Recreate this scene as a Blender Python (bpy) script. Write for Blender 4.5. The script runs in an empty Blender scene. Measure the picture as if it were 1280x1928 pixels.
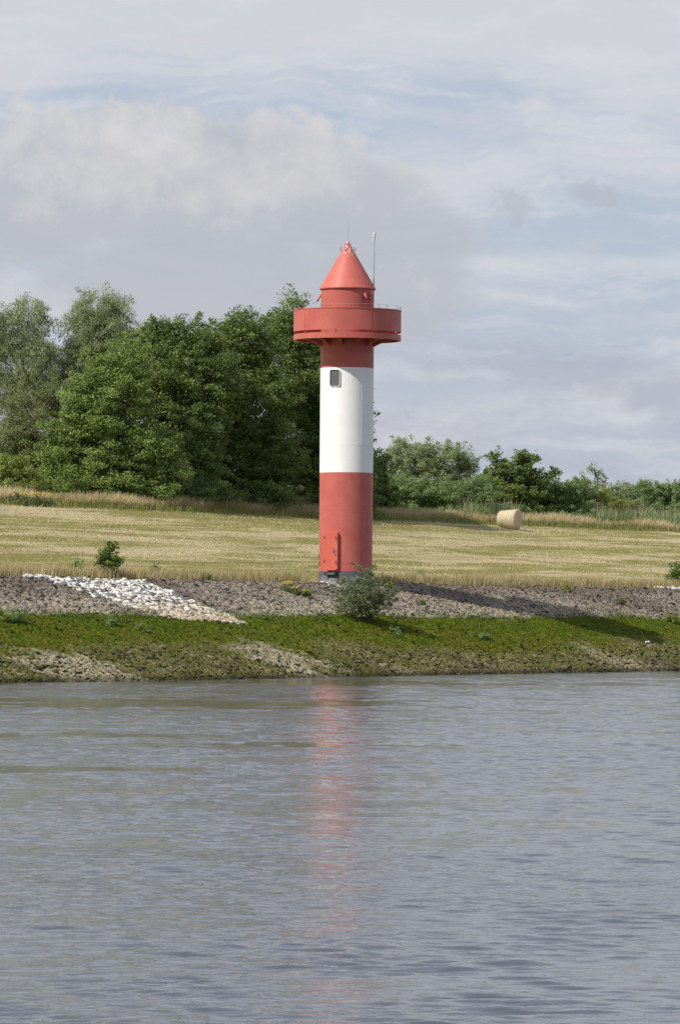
import bpy, bmesh, math
import numpy as np
from mathutils import Vector, Matrix

C = bpy.context.scene.collection
rad = math.radians

# ------------------------------------------------------------------ camera
F = 8500.0            # focal length in photo pixels (photo is 1280 x 1928)
CAM_H = 2.7
PITCH = math.atan(186 / F)
ROLL = rad(0.42)
cam = bpy.data.cameras.new('camera')
cam.sensor_fit = 'VERTICAL'; cam.sensor_height = 36.0; cam.sensor_width = 24.0
cam.lens = F / 1928 * 36.0
cam.clip_start = 0.5; cam.clip_end = 30000
camo = bpy.data.objects.new('camera', cam); C.objects.link(camo)
camo.matrix_world = (Matrix.Translation((0, 0, CAM_H)) @ Matrix.Rotation(rad(90) + PITCH, 4, 'X')
                     @ Matrix.Rotation(ROLL, 4, 'Z'))
bpy.context.scene.camera = camo

# ------------------------------------------------------------------ light
SUN_EL = rad(44.0); SUN_A = rad(55.0)        # azimuth: left of the direction tower -> camera
sx, sy = -math.sin(SUN_A), -math.cos(SUN_A)
sun = bpy.data.lights.new('sun', 'SUN'); sun.energy = 4.9; sun.angle = rad(0.6); sun.color = (1.0, 0.95, 0.87)
suno = bpy.data.objects.new('sun', sun); C.objects.link(suno)
sd = Vector((sx * math.cos(SUN_EL), sy * math.cos(SUN_EL), math.sin(SUN_EL)))
suno.rotation_euler = sd.to_track_quat('Z', 'Y').to_euler()
suno.location = (-60, 120, 80)

sc = bpy.context.scene
sc.view_settings.view_transform = 'Standard'; sc.view_settings.look = 'None'
sc.view_settings.exposure = 0.0; sc.view_settings.gamma = 1.0
sc.cycles.max_bounces = 8; sc.cycles.transparent_max_bounces = 8
sc.cycles.caustics_reflective = False; sc.cycles.caustics_refractive = False


class NT:
    """small node-tree helper"""
    def __init__(s, tree):
        s.t = tree; s.n = tree.nodes; s.l = tree.links
    def new(s, kind, **kw):
        n = s.n.new(kind)
        for k, v in kw.items(): setattr(n, k, v)
        return n
    def put(s, sock, v):
        if v is None: return
        if hasattr(v, 'is_output') or isinstance(v, bpy.types.NodeSocket): s.l.new(v, sock)
        else:
            if isinstance(v, (tuple, list)) and len(v) == 3 and len(sock.default_value) == 4: v = (*v, 1)
            sock.default_value = v
    def m(s, op, a, b=None, c=None, clamp=False):
        n = s.new('ShaderNodeMath', operation=op, use_clamp=clamp)
        s.put(n.inputs[0], a); s.put(n.inputs[1], b)
        if c is not None: s.put(n.inputs[2], c)
        return n.outputs[0]
    def add(s, a, b): return s.m('ADD', a, b)
    def sub(s, a, b): return s.m('SUBTRACT', a, b)
    def mul(s, a, b): return s.m('MULTIPLY', a, b)
    def step(s, x, a, b, lo=0.0, hi=1.0):
        n = s.new('ShaderNodeMapRange', interpolation_type='SMOOTHSTEP')
        s.put(n.inputs['Value'], x); n.inputs['From Min'].default_value = a; n.inputs['From Max'].default_value = b
        n.inputs['To Min'].default_value = lo; n.inputs['To Max'].default_value = hi
        return n.outputs[0]
    def lin(s, x, a, b, lo=0.0, hi=1.0):
        n = s.new('ShaderNodeMapRange')
        s.put(n.inputs['Value'], x); n.inputs['From Min'].default_value = a; n.inputs['From Max'].default_value = b
        n.inputs['To Min'].default_value = lo; n.inputs['To Max'].default_value = hi
        return n.outputs[0]
    def mix(s, f, a, b, blend='MIX'):
        n = s.new('ShaderNodeMix', data_type='RGBA', blend_type=blend)
        s.put(n.inputs[0], f); s.put(n.inputs[6], a); s.put(n.inputs[7], b)
        return n.outputs[2]
    def noise(s, vec, scale, detail=4, rough=0.55, dist=0.0, typ=None):
        n = s.new('ShaderNodeTexNoise')
        if vec is not None: s.l.new(vec, n.inputs['Vector'])
        n.inputs['Scale'].default_value = scale; n.inputs['Detail'].default_value = detail
        n.inputs['Roughness'].default_value = rough; n.inputs['Distortion'].default_value = dist
        return n.outputs['Fac']
    def mapping(s, vec, loc=(0, 0, 0), rot=(0, 0, 0), scale=(1, 1, 1)):
        n = s.new('ShaderNodeMapping'); s.l.new(vec, n.inputs[0])
        n.inputs[1].default_value = loc; n.inputs[2].default_value = rot; n.inputs[3].default_value = scale
        return n.outputs[0]
    def xyz(s, x, y, z):
        n = s.new('ShaderNodeCombineXYZ'); s.put(n.inputs[0], x); s.put(n.inputs[1], y); s.put(n.inputs[2], z)
        return n.outputs[0]


# ------------------------------------------------------------------ world: Nishita sky with procedural clouds
w = bpy.data.worlds.new('World'); sc.world = w; w.use_nodes = True
w.node_tree.nodes.clear()
g = NT(w.node_tree)
STR = 0.1
sky = g.new('ShaderNodeTexSky', sky_type='NISHITA', sun_disc=False, sun_elevation=SUN_EL,
            sun_rotation=math.atan2(sx, sy) % (2 * math.pi), altitude=0.0, air_density=1.0, dust_density=1.5, ozone_density=1.5)
geo = g.new('ShaderNodeTexCoord')
sep = g.new('ShaderNodeSeparateXYZ'); g.l.new(geo.outputs['Generated'], sep.inputs[0])
X, Y, Z = sep.outputs
cx = g.mul(g.m('ARCTAN2', X, Y), 8.5)            # azimuth and elevation, thousandths of the focal length
cy = g.mul(g.m('ARCSINE', Z), 8.5)
P = g.xyz(cx, cy, 0.0)


def lc(r, gg, b):                                # sRGB 0-255 as sky radiance before the background strength
    f = lambda c: ((c / 255 + 0.055) / 1.055) ** 2.4
    return (f(r) / STR, f(gg) / STR, f(b) / STR)


warp = g.noise(P, 3.0, 5, 0.6)
warp2 = g.noise(g.mapping(P, (5.2, 1.3, 7)), 3.0, 5, 0.6)
wx = g.add(cx, g.mul(g.sub(warp, 0.5), 0.36)); wy = g.add(cy, g.mul(g.sub(warp2, 0.5), 0.14))
# clear-ish blue background: the Nishita sky veiled by thin haze cloud
base = g.mix(0.85, sky.outputs[0], lc(184, 196, 214))
hz = g.step(cy, 0.75, 0.15)
base = g.mix(hz, base, lc(187, 193, 205))
# high stratus streaks
strv = g.xyz(g.mul(wx, 0.55), g.mul(wy, 3.2), 1.7)
st = g.noise(strv, 1.7, 7, 0.58)
cov_top = g.step(cy, 0.93, 1.06)
thr = g.add(st, g.mul(cov_top, 0.22))
col = g.mix(g.mul(g.step(thr, 0.42, 0.66), 0.85), base, lc(213, 213, 219))
fine = g.noise(g.xyz(g.mul(wx, 1.4), g.mul(wy, 7.5), 4.1), 2.2, 6, 0.6)
col = g.mix(g.mul(g.step(fine, 0.42, 0.70), 0.6), col, lc(218, 219, 223))
# long bright streak low right
sk = g.m('ABSOLUTE', g.sub(g.add(cy, g.mul(g.sub(warp, .5), 0.03)), 0.655))
skm = g.mul(g.step(sk, 0.030, 0.0), g.mul(g.step(cx, 0.10, 0.25), g.step(cx, 2.2, 0.9)))
col = g.mix(g.mul(skm, 0.45), col, lc(216, 218, 222))
# soft grey cloud banks near the horizon
gb = g.noise(g.xyz(g.mul(wx, 1.0), g.mul(wy, 2.0), 9.3), 2.6, 6, 0.6)
gbm = g.mul(g.step(gb, 0.46, 0.66), g.step(cy, 0.60, 0.46))
col = g.mix(g.mul(gbm, 0.75), col, lc(176, 180, 194))
gb2 = g.noise(g.xyz(g.mul(wx, 1.2), g.mul(wy, 2.3), 3.3), 2.9, 6, 0.6)
col = g.mix(g.mul(g.step(gb2, 0.55, 0.75), 0.35), col, lc(203, 200, 206))
# the big cumulus
big = g.noise(g.mapping(P, (2.1, 0.4, 2.0)), 4.5, 9, 0.62)
det = g.noise(g.mapping(P, (7.1, 3.4, 1.0)), 13.0, 9, 0.68)


def ell(x0, y0, rx, ry):
    a = g.m('DIVIDE', g.sub(cx, x0), rx); b = g.m('DIVIDE', g.sub(cy, y0), ry)
    return g.sub(1.0, g.m('SQRT', g.add(g.mul(a, a), g.mul(b, b))))


e = g.m('MAXIMUM', ell(-0.34, 0.80, 0.46, 0.165), ell(-0.06, 0.765, 0.27, 0.115))
e = g.m('MAXIMUM', e, ell(-0.62, 0.76, 0.35, 0.14))
e = g.m('MAXIMUM', e, ell(0.08, 0.70, 0.22, 0.085))
e = g.m('MAXIMUM', e, ell(0.06, 0.60, 0.22, 0.11))
e = g.m('MAXIMUM', e, ell(-0.25, 0.62, 0.40, 0.13))
edge = g.add(e, g.add(g.mul(g.sub(big, 0.5), 1.1), g.mul(g.sub(det, 0.5), 0.62)))
topness = g.step(cy, 0.66, 0.90)
# crisp at the top, vague at the bottom
soft = g.step(edge, -0.15, 0.42); crisp = g.step(edge, -0.03, 0.16)
cm = g.add(g.mul(soft, g.sub(1.0, topness)), g.mul(crisp, topness))
lit = g.add(g.mul(g.sub(big, 0.49), 3.0), g.mul(g.sub(det, 0.5), 1.6))
lit = g.add(lit, g.step(cy, 0.64, 0.90, -0.40, 0.65))
lit = g.m('ADD', lit, 0.0, clamp=True)
cc = g.mix(lit, lc(186, 189, 197), lc(216, 214, 214))
col = g.mix(g.mul(cm, 0.85), col, cc)
# ragged small scud to the right of it
e2 = g.m('MAXIMUM', ell(0.33, 0.77, 0.10, 0.05), ell(0.50, 0.79, 0.10, 0.05))
e2 = g.add(e2, g.add(g.mul(g.sub(det, 0.5), 4.0), g.mul(g.sub(big, 0.5), 2.0)))
col = g.mix(g.mul(g.step(e2, 0.25, 0.9), 0.7), col, lc(184, 187, 197))
# overhead the cloud thins out into deeper blue
hi = g.noise(g.xyz(g.mul(cx, 0.35), g.mul(cy, 0.6), 2.2), 1.0, 5, 0.6)
over = g.mix(g.step(hi, 0.40, 0.66), lc(166, 181, 208), lc(212, 214, 220))
col = g.mix(g.step(cy, 1.3, 2.6), col, over)
bg = g.new('ShaderNodeBackground'); g.l.new(col, bg.inputs[0]); bg.inputs[1].default_value = STR
wo = g.new('ShaderNodeOutputWorld'); g.l.new(bg.outputs[0], wo.inputs[0])

# ------------------------------------------------------------------ geometry helpers
rng = np.random.default_rng(7)


def ray(px, py):
    dx, dy = px - 640, py - 964
    x = dx * math.cos(ROLL) + dy * math.sin(ROLL); y = -(dy * math.cos(ROLL) - dx * math.sin(ROLL))
    cp, sp = math.cos(PITCH), math.sin(PITCH)
    return np.array([x, F * cp - y * sp, F * sp + y * cp]) / F


def W(px, py, d):
    r = ray(px, py); return np.array([0, 0, CAM_H]) + r * d / r[1]


EU = np.array([0.5, 0.8660254]); EV = np.array([-0.8660254, 0.5]); O0 = np.array([0.0, 184.0])


def to_uv(x, y):
    return (x - O0[0]) * EU[0] + (y - O0[1]) * EU[1], (x - O0[0]) * EV[0] + (y - O0[1]) * EV[1]


def to_xy(u, v):
    return O0[0] + u * EU[0] + v * EV[0], O0[1] + u * EU[1] + v * EV[1]


PV = [-4000, -60, -6, 0, 11.6, 12.3, 13.8, 39, 42, 60, 90, 6000]
PZ = [-14, -8, -1.9, 0, 3.93, 4.02, 4.10, 8.1, 8.35, 8.3, 4.5, 4.0]


def hash2(ix, iy, seed):
    h = (ix.astype(np.int64) * 374761393 + iy.astype(np.int64) * 668265263 + seed * 1442695041) & 0xffffffff
    h = ((h ^ (h >> 13)) * 1274126177) & 0xffffffff
    return ((h ^ (h >> 16)) & 0xffffff) / float(0xffffff)


def vnoise(x, y, seed=0):
    x = np.asarray(x, float); y = np.asarray(y, float)
    ix, iy = np.floor(x), np.floor(y); fx, fy = x - ix, y - iy
    fx = fx * fx * (3 - 2 * fx); fy = fy * fy * (3 - 2 * fy)
    a = hash2(ix, iy, seed); b = hash2(ix + 1, iy, seed); c = hash2(ix, iy + 1, seed); d = hash2(ix + 1, iy + 1, seed)
    return (a * (1 - fx) + b * fx) * (1 - fy) + (c * (1 - fx) + d * fx) * fy


def fbm(x, y, seed=0, oct=4, gain=0.5):
    s = 0; a = 1; t = 0
    for k in range(oct):
        s = s + a * vnoise(x * 2 ** k + 17.3 * k, y * 2 ** k - 9.1 * k, seed + k); t += a; a *= gain
    return s / t


def ground_uv(u, v):
    u = np.asarray(u, float); v = np.asarray(v, float)
    z = np.interp(v, PV, PZ)
    near = np.exp(-((v - 20) / 45.0) ** 2)
    z = z + near * (fbm(u * 0.11, v * 0.11, 3, 3) - 0.5) * 0.30 * np.clip((v - 12) / 6, 0, 1)
    z = z + (fbm(u * 0.23, v * 0.3, 11, 3) - 0.5) * 0.34 * np.clip(1 - np.abs(v - 5.5) / 6.5, 0, 1)
    return z


def ground(x, y): return ground_uv(*to_uv(np.asarray(x, float), np.asarray(y, float)))


def hit(px, py):
    r = ray(px, py); ds = np.arange(150, 420, 0.05)
    pts = np.array([0, 0, CAM_H]) + r[None] * (ds / r[1])[:, None]
    below = pts[:, 2] < ground(pts[:, 0], pts[:, 1])
    k = int(np.argmax(below)); return pts[k]


def mesh(name, v, f, mat=None, parent=None, smooth=False, attrs=None, sharp=None, link=True):
    v = np.asarray(v, np.float32).reshape(-1, 3); f = np.asarray(f, np.int32)
    me = bpy.data.meshes.new(name)
    me.vertices.add(len(v)); me.vertices.foreach_set('co', v.ravel())
    k = f.shape[1]
    me.loops.add(f.size); me.loops.foreach_set('vertex_index', f.ravel())
    me.polygons.add(len(f)); me.polygons.foreach_set('loop_start', np.arange(len(f), dtype=np.int32) * k)
    me.update(calc_edges=True)
    for nm, (typ, arr) in (attrs or {}).items():
        a = me.attributes.new(nm, typ, 'POINT')
        a.data.foreach_set('value' if typ == 'FLOAT' else 'color', np.asarray(arr, np.float32).ravel())
    me.polygons.foreach_set('use_smooth', np.full(len(f), smooth))
    if sharp: me.set_sharp_from_angle(angle=rad(sharp))
    return obj(name, me, mat, parent)


def obj(name, me, mat=None, parent=None):
    if isinstance(me, bmesh.types.BMesh):
        bm = me; me = bpy.data.meshes.new(name); bm.to_mesh(me); bm.free()
    if mat:
        me.materials.clear(); me.materials.append(mat)
    o = bpy.data.objects.new(name, me); C.objects.link(o)
    if parent: o.parent = parent
    return o


def tag(o, label=None, cat=None, group=None, kind=None):
    for k, x in (('label', label), ('category', cat), ('group', group), ('kind', kind)):
        if x: o[k] = x
    return o


def thing(name, label, cat, loc=(0, 0, 0), group=None):
    o = bpy.data.objects.new(name, None); C.objects.link(o); o.location = loc; o.empty_display_size = 0.3
    return tag(o, label, cat, group)


# ------------------------------------------------------------------ materials
def mat(name):
    m = bpy.data.materials.new(name); m.use_nodes = True; m.node_tree.nodes.clear()
    g = NT(m.node_tree); out = g.new('ShaderNodeOutputMaterial')
    p = g.new('ShaderNodeBsdfPrincipled'); g.l.new(p.outputs[0], out.inputs[0])
    return m, g, p, out


def bump(g, p, h, strength=0.3, dist=0.02):
    b = g.new('ShaderNodeBump'); b.inputs['Strength'].default_value = strength; b.inputs['Distance'].default_value = dist
    g.l.new(h, b.inputs['Height']); g.l.new(b.outputs[0], p.inputs['Normal'])


def paint(name, base, rough=0.45, var=0.10, dirt=(0.2, 0.12, 0.1), dirt_amt=0.25, spec=0.4):
    m, g, p, _ = mat(name)
    tc = g.new('ShaderNodeTexCoord').outputs['Object']
    n = g.noise(tc, 1.1, 5, 0.6)
    streak = g.noise(g.mapping(tc, scale=(9, 9, 0.5)), 1.2, 5, 0.65)
    fine = g.noise(tc, 14, 4, 0.6)
    c = g.mix(g.step(n, 0.35, 0.7), base, tuple(min(1, x * (1 + var) + 0.015) for x in base))
    c = g.mix(g.mul(g.step(streak, 0.58, 0.78), dirt_amt), c, dirt)
    c = g.mix(g.mul(g.step(fine, 0.66, 0.8), dirt_amt * 0.6), c, dirt)
    g.l.new(c, p.inputs['Base Color'])
    g.l.new(g.lin(fine, 0.3, 0.7, rough - 0.08, rough + 0.12), p.inputs['Roughness'])
    p.inputs['Specular IOR Level'].default_value = spec
    bump(g, p, g.noise(tc, 3.0, 3, 0.5), 0.12, 0.02)
    return m


def plain(name, base, rough=0.6, metal=0.0, nscale=8, amt=0.25):
    m, g, p, _ = mat(name)
    tc = g.new('ShaderNodeTexCoord').outputs['Object']
    n = g.noise(tc, nscale, 5, 0.6)
    g.l.new(g.mix(g.mul(n, amt * 2), base, tuple(x * 0.55 for x in base)), p.inputs['Base Color'])
    p.inputs['Roughness'].default_value = rough; p.inputs['Metallic'].default_value = metal
    return m


def attr_mat(name, rough=0.85, bscale=30, bstr=0.5, bdist=0.02, var=0.35, nscale=22):
    m, g, p, _ = mat(name)
    a = g.new('ShaderNodeAttribute', attribute_name='col')
    tc = g.new('ShaderNodeTexCoord').outputs['Object']
    n = g.noise(tc, nscale, 5, 0.65)
    f = g.lin(n, 0.3, 0.7, 1 - var, 1 + var)
    mm = g.new('ShaderNodeVectorMath', operation='SCALE'); g.l.new(a.outputs['Color'], mm.inputs[0]); g.l.new(f, mm.inputs['Scale'])
    g.l.new(mm.outputs[0], p.inputs['Base Color']); p.inputs['Roughness'].default_value = rough
    p.inputs['Specular IOR Level'].default_value = 0.08
    bump(g, p, g.noise(tc, bscale, 5, 0.7), bstr, bdist)
    return m


def leaf_mat(name, dark, midc, light, trans=0.3, rough=0.5, tcol=None):
    m, g, p, out = mat(name)
    a = g.new('ShaderNodeAttribute', attribute_name='tint')
    r = g.new('ShaderNodeValToRGB'); e = r.color_ramp.elements
    e[0].position = 0.0; e[0].color = (*dark, 1); e[1].position = 1.0; e[1].color = (*light, 1)
    k = e.new(0.5); k.color = (*midc, 1)
    g.l.new(a.outputs['Fac'], r.inputs[0])
    g.l.new(r.outputs[0], p.inputs['Base Color']); p.inputs['Roughness'].default_value = rough
    p.inputs['Specular IOR Level'].default_value = 0.35
    t = g.new('ShaderNodeBsdfTranslucent')
    g.l.new(g.mix(0.5, r.outputs[0], tuple(min(1, c) for c in (tcol or (light[0] * 1.3, light[1] * 1.4, light[2] * 0.8)))), t.inputs[0])
    ms = g.new('ShaderNodeMixShader'); ms.inputs[0].default_value = trans
    g.l.new(p.outputs[0], ms.inputs[1]); g.l.new(t.outputs[0], ms.inputs[2]); g.l.new(ms.outputs[0], out.inputs[0])
    return m


RED = paint('red_paint', (0.44, 0.104, 0.080), dirt=(0.33, 0.09, 0.075), dirt_amt=0.6)
RED_ROOF = None
WHITE = paint('white_paint', (0.80, 0.80, 0.77), 0.4, 0.02, (0.62, 0.61, 0.56), 0.25)
DOOR = paint('door_paint', (0.52, 0.10, 0.07), 0.4, 0.08, (0.4, 0.08, 0.06), 0.25)
BLACK = plain('dark_steel', (0.022, 0.02, 0.022), 0.5, 0.0)
DARKRED = plain('oxide_red', (0.16, 0.03, 0.025), 0.6)
STEEL = plain('galvanised_steel', (0.55, 0.56, 0.57), 0.42, 0.6)
PALE = plain('pale_plastic', (0.72, 0.72, 0.70), 0.5)
FOOTM = paint('dark_grey_coating', (0.085, 0.095, 0.11), 0.6, 0.2, (0.16, 0.16, 0.15), 0.5)
BARK = plain('bark', (0.13, 0.11, 0.085), 0.9, 0, 6, 0.5)
PALEBARK = plain('pale_bark', (0.26, 0.23, 0.18), 0.9, 0, 6, 0.5)

m, g, p, _ = mat('window_glass')
p.inputs['Base Color'].default_value = (0.10, 0.11, 0.105, 1); p.inputs['Roughness'].default_value = 0.28
tc = g.new('ShaderNodeTexCoord').outputs['Object']; bump(g, p, g.noise(tc, 4, 2, .5), 0.05, 0.02)
GLASS = m

# cone paint: the same red, chalked and with droppings at the very top and scuffs near the eave
m = paint('roof_paint', (0.48, 0.118, 0.088), 0.5, 0.12, (0.42, 0.13, 0.10), 0.3, 0.25)
g = NT(m.node_tree); p = [n for n in m.node_tree.nodes if n.type == 'BSDF_PRINCIPLED'][0]
src = p.inputs['Base Color'].links[0].from_socket
tc = g.new('ShaderNodeTexCoord').outputs['Object']
sp = g.new('ShaderNodeSeparateXYZ'); g.l.new(tc, sp.inputs[0])
stn = g.noise(g.mapping(tc, (3, 1, 0), scale=(7, 7, 0.9)), 1.6, 4, 0.6)
topm = g.mul(g.step(sp.outputs[2], 15.1, 15.75), g.step(stn, 0.47, 0.62))
c1 = g.mix(g.mul(topm, 0.7), src, (0.72, 0.62, 0.57))
scf = g.noise(g.mapping(tc, (0, 4, 2), scale=(1, 1, 1.2)), 5.0, 4, 0.6)
lowm = g.mul(g.mul(g.step(sp.outputs[2], 14.5, 14.1), g.step(scf, 0.60, 0.70)), g.step(sp.outputs[0], 0.1, 0.5))
c1 = g.mix(g.mul(lowm, 0.5), c1, (0.42, 0.30, 0.26))
g.l.new(c1, p.inputs['Base Color'])
RED_ROOF = m

BANKM = attr_mat('bank_surface', 0.9, 18, 0.8, 0.05, 0.35, 14)
STONEM = attr_mat('stone', 0.85, 25, 0.5, 0.02, 0.30, 12)

# ------------------------------------------------------------------ bank colouring (what each place of the bank is made of, plus painted gap shade)
wl_tl, wl_tr = hit(62, 1088), hit(262, 1093)
wl_bl, wl_br = hit(318, 1166), hit(462, 1176)
WQ = [np.array(to_uv(q[0], q[1])) for q in (wl_tl, wl_tr, wl_br, wl_bl)]
strips = []
for (a, b, hw, tip) in (((50, 1222), (200, 1280), 3.4, 1.25), ((480, 1222), (580, 1268), 3.0, 1.35), ((1060, 1208), (1190, 1256), 1.5, 1.2),
                   ((640, 1226), (760, 1262), 0.8, 0.6), ((880, 1150), (930, 1165), 1.3, 2.9)):
    pa, pb = hit(*a), hit(*b)
    strips.append((to_uv(pa[0], pa[1]), to_uv(pb[0], pb[1]), hw, tip))


def bank_colour(u, v, z, r, r2, stone=False):
    """albedo and painted gap shade from position and per-stone random numbers"""
    n1 = fbm(u * 0.5, v * 0.8, 21, 4); n2 = fbm(u * 1.7, v * 1.9, 31, 3); n3 = fbm(u * 0.17, v * 0.3, 41, 3)
    jit = (n2 - 0.5) * 0.35 + (n1 - 0.5) * 0.35
    up = np.stack([0.215 + 0 * u, 0.183 + 0 * u, 0.148 + 0 * u], -1)
    sand = np.array([0.31, 0.268, 0.205])
    t = np.clip((3.4 + (n1 - 0.5) * 2.0 - z) / 0.9, 0, 1)[..., None]
    up = up * (1 - t) + sand * t
    dk = np.array([0.13, 0.105, 0.083]); t = np.clip((n3 * 1.2 + n1 * 0.8 - 0.98) * 5 + (z - 3.3) * 1.2 + np.clip((-u - 5) * .03, 0, .6), 0, 1)[..., None] * 0.75
    up = up * (1 - t) + dk * t
    up = up * (0.58 + 0.60 * r)[..., None]
    rust = np.clip((fbm(u * 0.9, v * 1.1, 61, 3) - 0.66) * 8, 0, 1)[..., None] * 0.35
    up = up * (1 - rust) + np.array([0.22, 0.15, 0.08]) * rust
    green = np.array([0.064, 0.088, 0.004]); ol = np.array([0.086, 0.090, 0.010])
    t = np.clip((n2 - 0.42) * 3 + (1.95 - z) * 0.9, 0, 1)[..., None]
    gr = (green * (1 - t) + ol * t) * (0.7 + 0.55 * r2)[..., None]
    brown = np.array([0.115, 0.105, 0.035]); mud = np.array([0.095, 0.082, 0.042])
    t = np.clip((0.7 - z) * 1.2 + (n1 - 0.5) * 2, 0, 1)[..., None]
    br = (brown * (1 - t) + mud * t) * (0.7 + 0.6 * r)[..., None]
    pale = np.clip((r2 - 0.80) * 9, 0, 1)[..., None] * (0.75 if stone else 0.35)
    br = br * (1 - pale) + np.array([0.24, 0.21, 0.15]) * pale
    tb = np.clip((1.25 + (n3 - 0.5) * 1.6 + jit * 1.2 - z) / 0.55, 0, 1)[..., None]
    low = gr * (1 - tb) + br * tb
    # greenish film on the lowest part too
    film = np.clip((fbm(u * 0.6, v * 0.5, 71, 3) - 0.45) * 5, 0, 1)[..., None] * 0.6
    low = low * (1 - film * tb) + np.array([0.070, 0.078, 0.018]) * film * tb
    for (a, b, hw, tip) in strips:
        # gravelly fans that run down the slope
        uc = a[0] + (b[0] - a[0]) * np.clip((v - a[1]) / (b[1] - a[1]), -0.6, 1.5)
        mk = np.clip((hw - np.abs(u - uc) + (n2 - 0.5) * 4.5 + (n1 - .5) * 3.0) / 1.8, 0, 1) * np.clip((tip + (n1 - .5) * 1.0 - z) / 0.3, 0, 1)
        if tip > 2: mk = mk * np.clip((z - 2.2) / .2, 0, 1)
        mk = mk[..., None] * (0.95 if hw > 2 else .7)
        low = low * (1 - mk) + np.array([0.265, 0.232, 0.15]) * (0.65 + 0.6 * r)[..., None] * mk
    tm = np.clip((2.50 + jit * 0.55 - z) / 0.10, 0, 1)[..., None]
    c = up * (1 - tm) + low * tm
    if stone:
        gap_shade = ((r * 9.7) % 1 < np.where(z < 2.5, .20, .10))[..., None]  # random stones coloured near black to imitate the shaded gaps between stones
        c = np.where(gap_shade, np.array([0.025, 0.024, 0.016]), c)
    wet = np.clip((0.16 - z) / 0.12, 0, 1)[..., None]
    c = c * (1 - wet * 0.55)
    top = np.clip((v - 11.6) / 0.5, 0, 1)[..., None]
    c = c * (1 - top) + np.array([0.20, 0.165, 0.085]) * top
    return c


def axis(lo, hi, step, far, growth=1.35):
    a = list(np.arange(lo, hi, step)); s = step
    while a[-1] < far[1]: s *= growth; a.append(a[-1] + s)
    s = step; b = [a[0]]
    while b[-1] > far[0]: s *= growth; b.append(b[-1] - s)
    return np.array(b[:0:-1] + a)


def grid(us, vs):
    U, V = np.meshgrid(us, vs, indexing='ij')
    nu, nv = U.shape; i = np.arange(nu * nv).reshape(nu, nv)
    f = np.stack([i[:-1, :-1], i[1:, :-1], i[1:, 1:], i[:-1, 1:]], -1).reshape(-1, 4)[:, ::-1]
    return U.ravel(), V.ravel(), f


def worley(x, y, seed, tilt=True):
    ix, iy = np.floor(x), np.floor(y)
    F1 = np.full(x.shape, 9.0); F2 = F1.copy(); idx = np.zeros(x.shape); hx = F1 * 0; hy = F1 * 0
    for dx in (-1, 0, 1):
        for dy in (-1, 0, 1):
            gx, gy = ix + dx, iy + dy
            qx = gx + 0.1 + 0.8 * hash2(gx, gy, seed); qy = gy + 0.1 + 0.8 * hash2(gx, gy, seed + 1)
            d = np.hypot(x - qx, y - qy); r = hash2(gx, gy, seed + 2)
            nw = d < F1
            F2 = np.where(nw, F1, np.minimum(F2, d))
            idx = np.where(nw, r, idx); hx = np.where(nw, x - qx, hx); hy = np.where(nw, y - qy, hy)
            F1 = np.where(nw, d, F1)
    t1 = (idx * 7.31) % 1 - 0.5; t2 = (idx * 13.77) % 1 - 0.5
    return F1, F2, idx, hx * t1 + hy * t2


# ---- the stony bank
us = axis(-31, 62, 0.056, (-3500, 3500)); vs = np.concatenate([np.array([-4000, -1000, -300, -100, -40, -15, -6, -3, -1.5]), np.arange(-0.6, 12.3, 0.046)])
U, V, f = grid(us, vs)
z = ground_uv(U, V)
inz = (U > -34) & (U < 68) & (V > -1)
S = 0.21
F1, F2, idx, tl = worley(U / S + (fbm(U * 2, V * 2, 5, 2) - .5), V / S + (fbm(U * 2, V * 2, 9, 2) - .5), 100)
pit = ((idx * 3.7) % 1 > 0.84) * np.clip((F2 - F1) * 4, 0, 1)
rel = np.clip((F2 - F1) * 2.2, 0, 1) * 0.06 + (tl * 0.14 + (idx - 0.5) * 0.08) * np.where((V > 2.5) & (V < 7.4), .4, 1) - pit * 0.22
fade = np.clip((12.0 - V) / 0.6, 0, 1) * inz
zz = z + rel * fade + (fbm(U * 3.0, V * 3.0, 51, 3) - 0.5) * 0.05 * fade
col = bank_colour(U, V, z, idx, (idx * 5.17) % 1)
x, y = to_xy(U, V)
bank = mesh('riverbank', np.stack([x, y, zz], -1), f, BANKM, smooth=False, attrs={'col': ('FLOAT_COLOR', np.concatenate([col, np.ones((len(col), 1))], 1))})
tag(bank, kind='structure')

# ---- field on the dike slope and the land behind
us = axis(-60, 110, 0.45, (-3500, 3500)); vs = np.concatenate([np.arange(12.15, 46, 0.30), [48, 52, 56, 60, 66, 74, 82, 90, 120, 200, 500, 1500, 4000]])
U, V, f = grid(us, vs); z = ground_uv(U, V) + 0.012
z = z + (fbm(U * 0.25, V * 2.2, 77, 3) - 0.5) * 0.09 * np.clip((V - 13) / 2, 0, 1) * (V < 50)
x, y = to_xy(U, V)
m, g, p, _ = mat('mown_meadow')
geo = g.new('ShaderNodeNewGeometry').outputs['Position']
q = g.mapping(geo, rot=(0, 0, rad(-60)))                         # x along the dike, y across it
str1 = g.noise(g.mapping(q, scale=(0.045, 0.40, 1)), 1.0, 6, 0.66, 0.5)
str2 = g.noise(g.mapping(q, (9, 4, 0), scale=(0.22, 3.6, 1)), 1.0, 5, 0.6)
pat = g.noise(g.mapping(q, (3, 8, 0), scale=(0.10, 0.22, 1)), 1.0, 5, 0.6, 0.8)
fine = g.noise(g.mapping(q, scale=(3.0, 9.0, 3)), 1.0, 5, 0.75)
fn2 = g.noise(g.mapping(q, (4, 1, 0), scale=(9.0, 22.0, 9)), 1.0, 3, 0.7)
straw = g.mix(g.step(fine, 0.35, 0.68), (0.385, 0.315, 0.175), (0.64, 0.55, 0.34))
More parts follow.
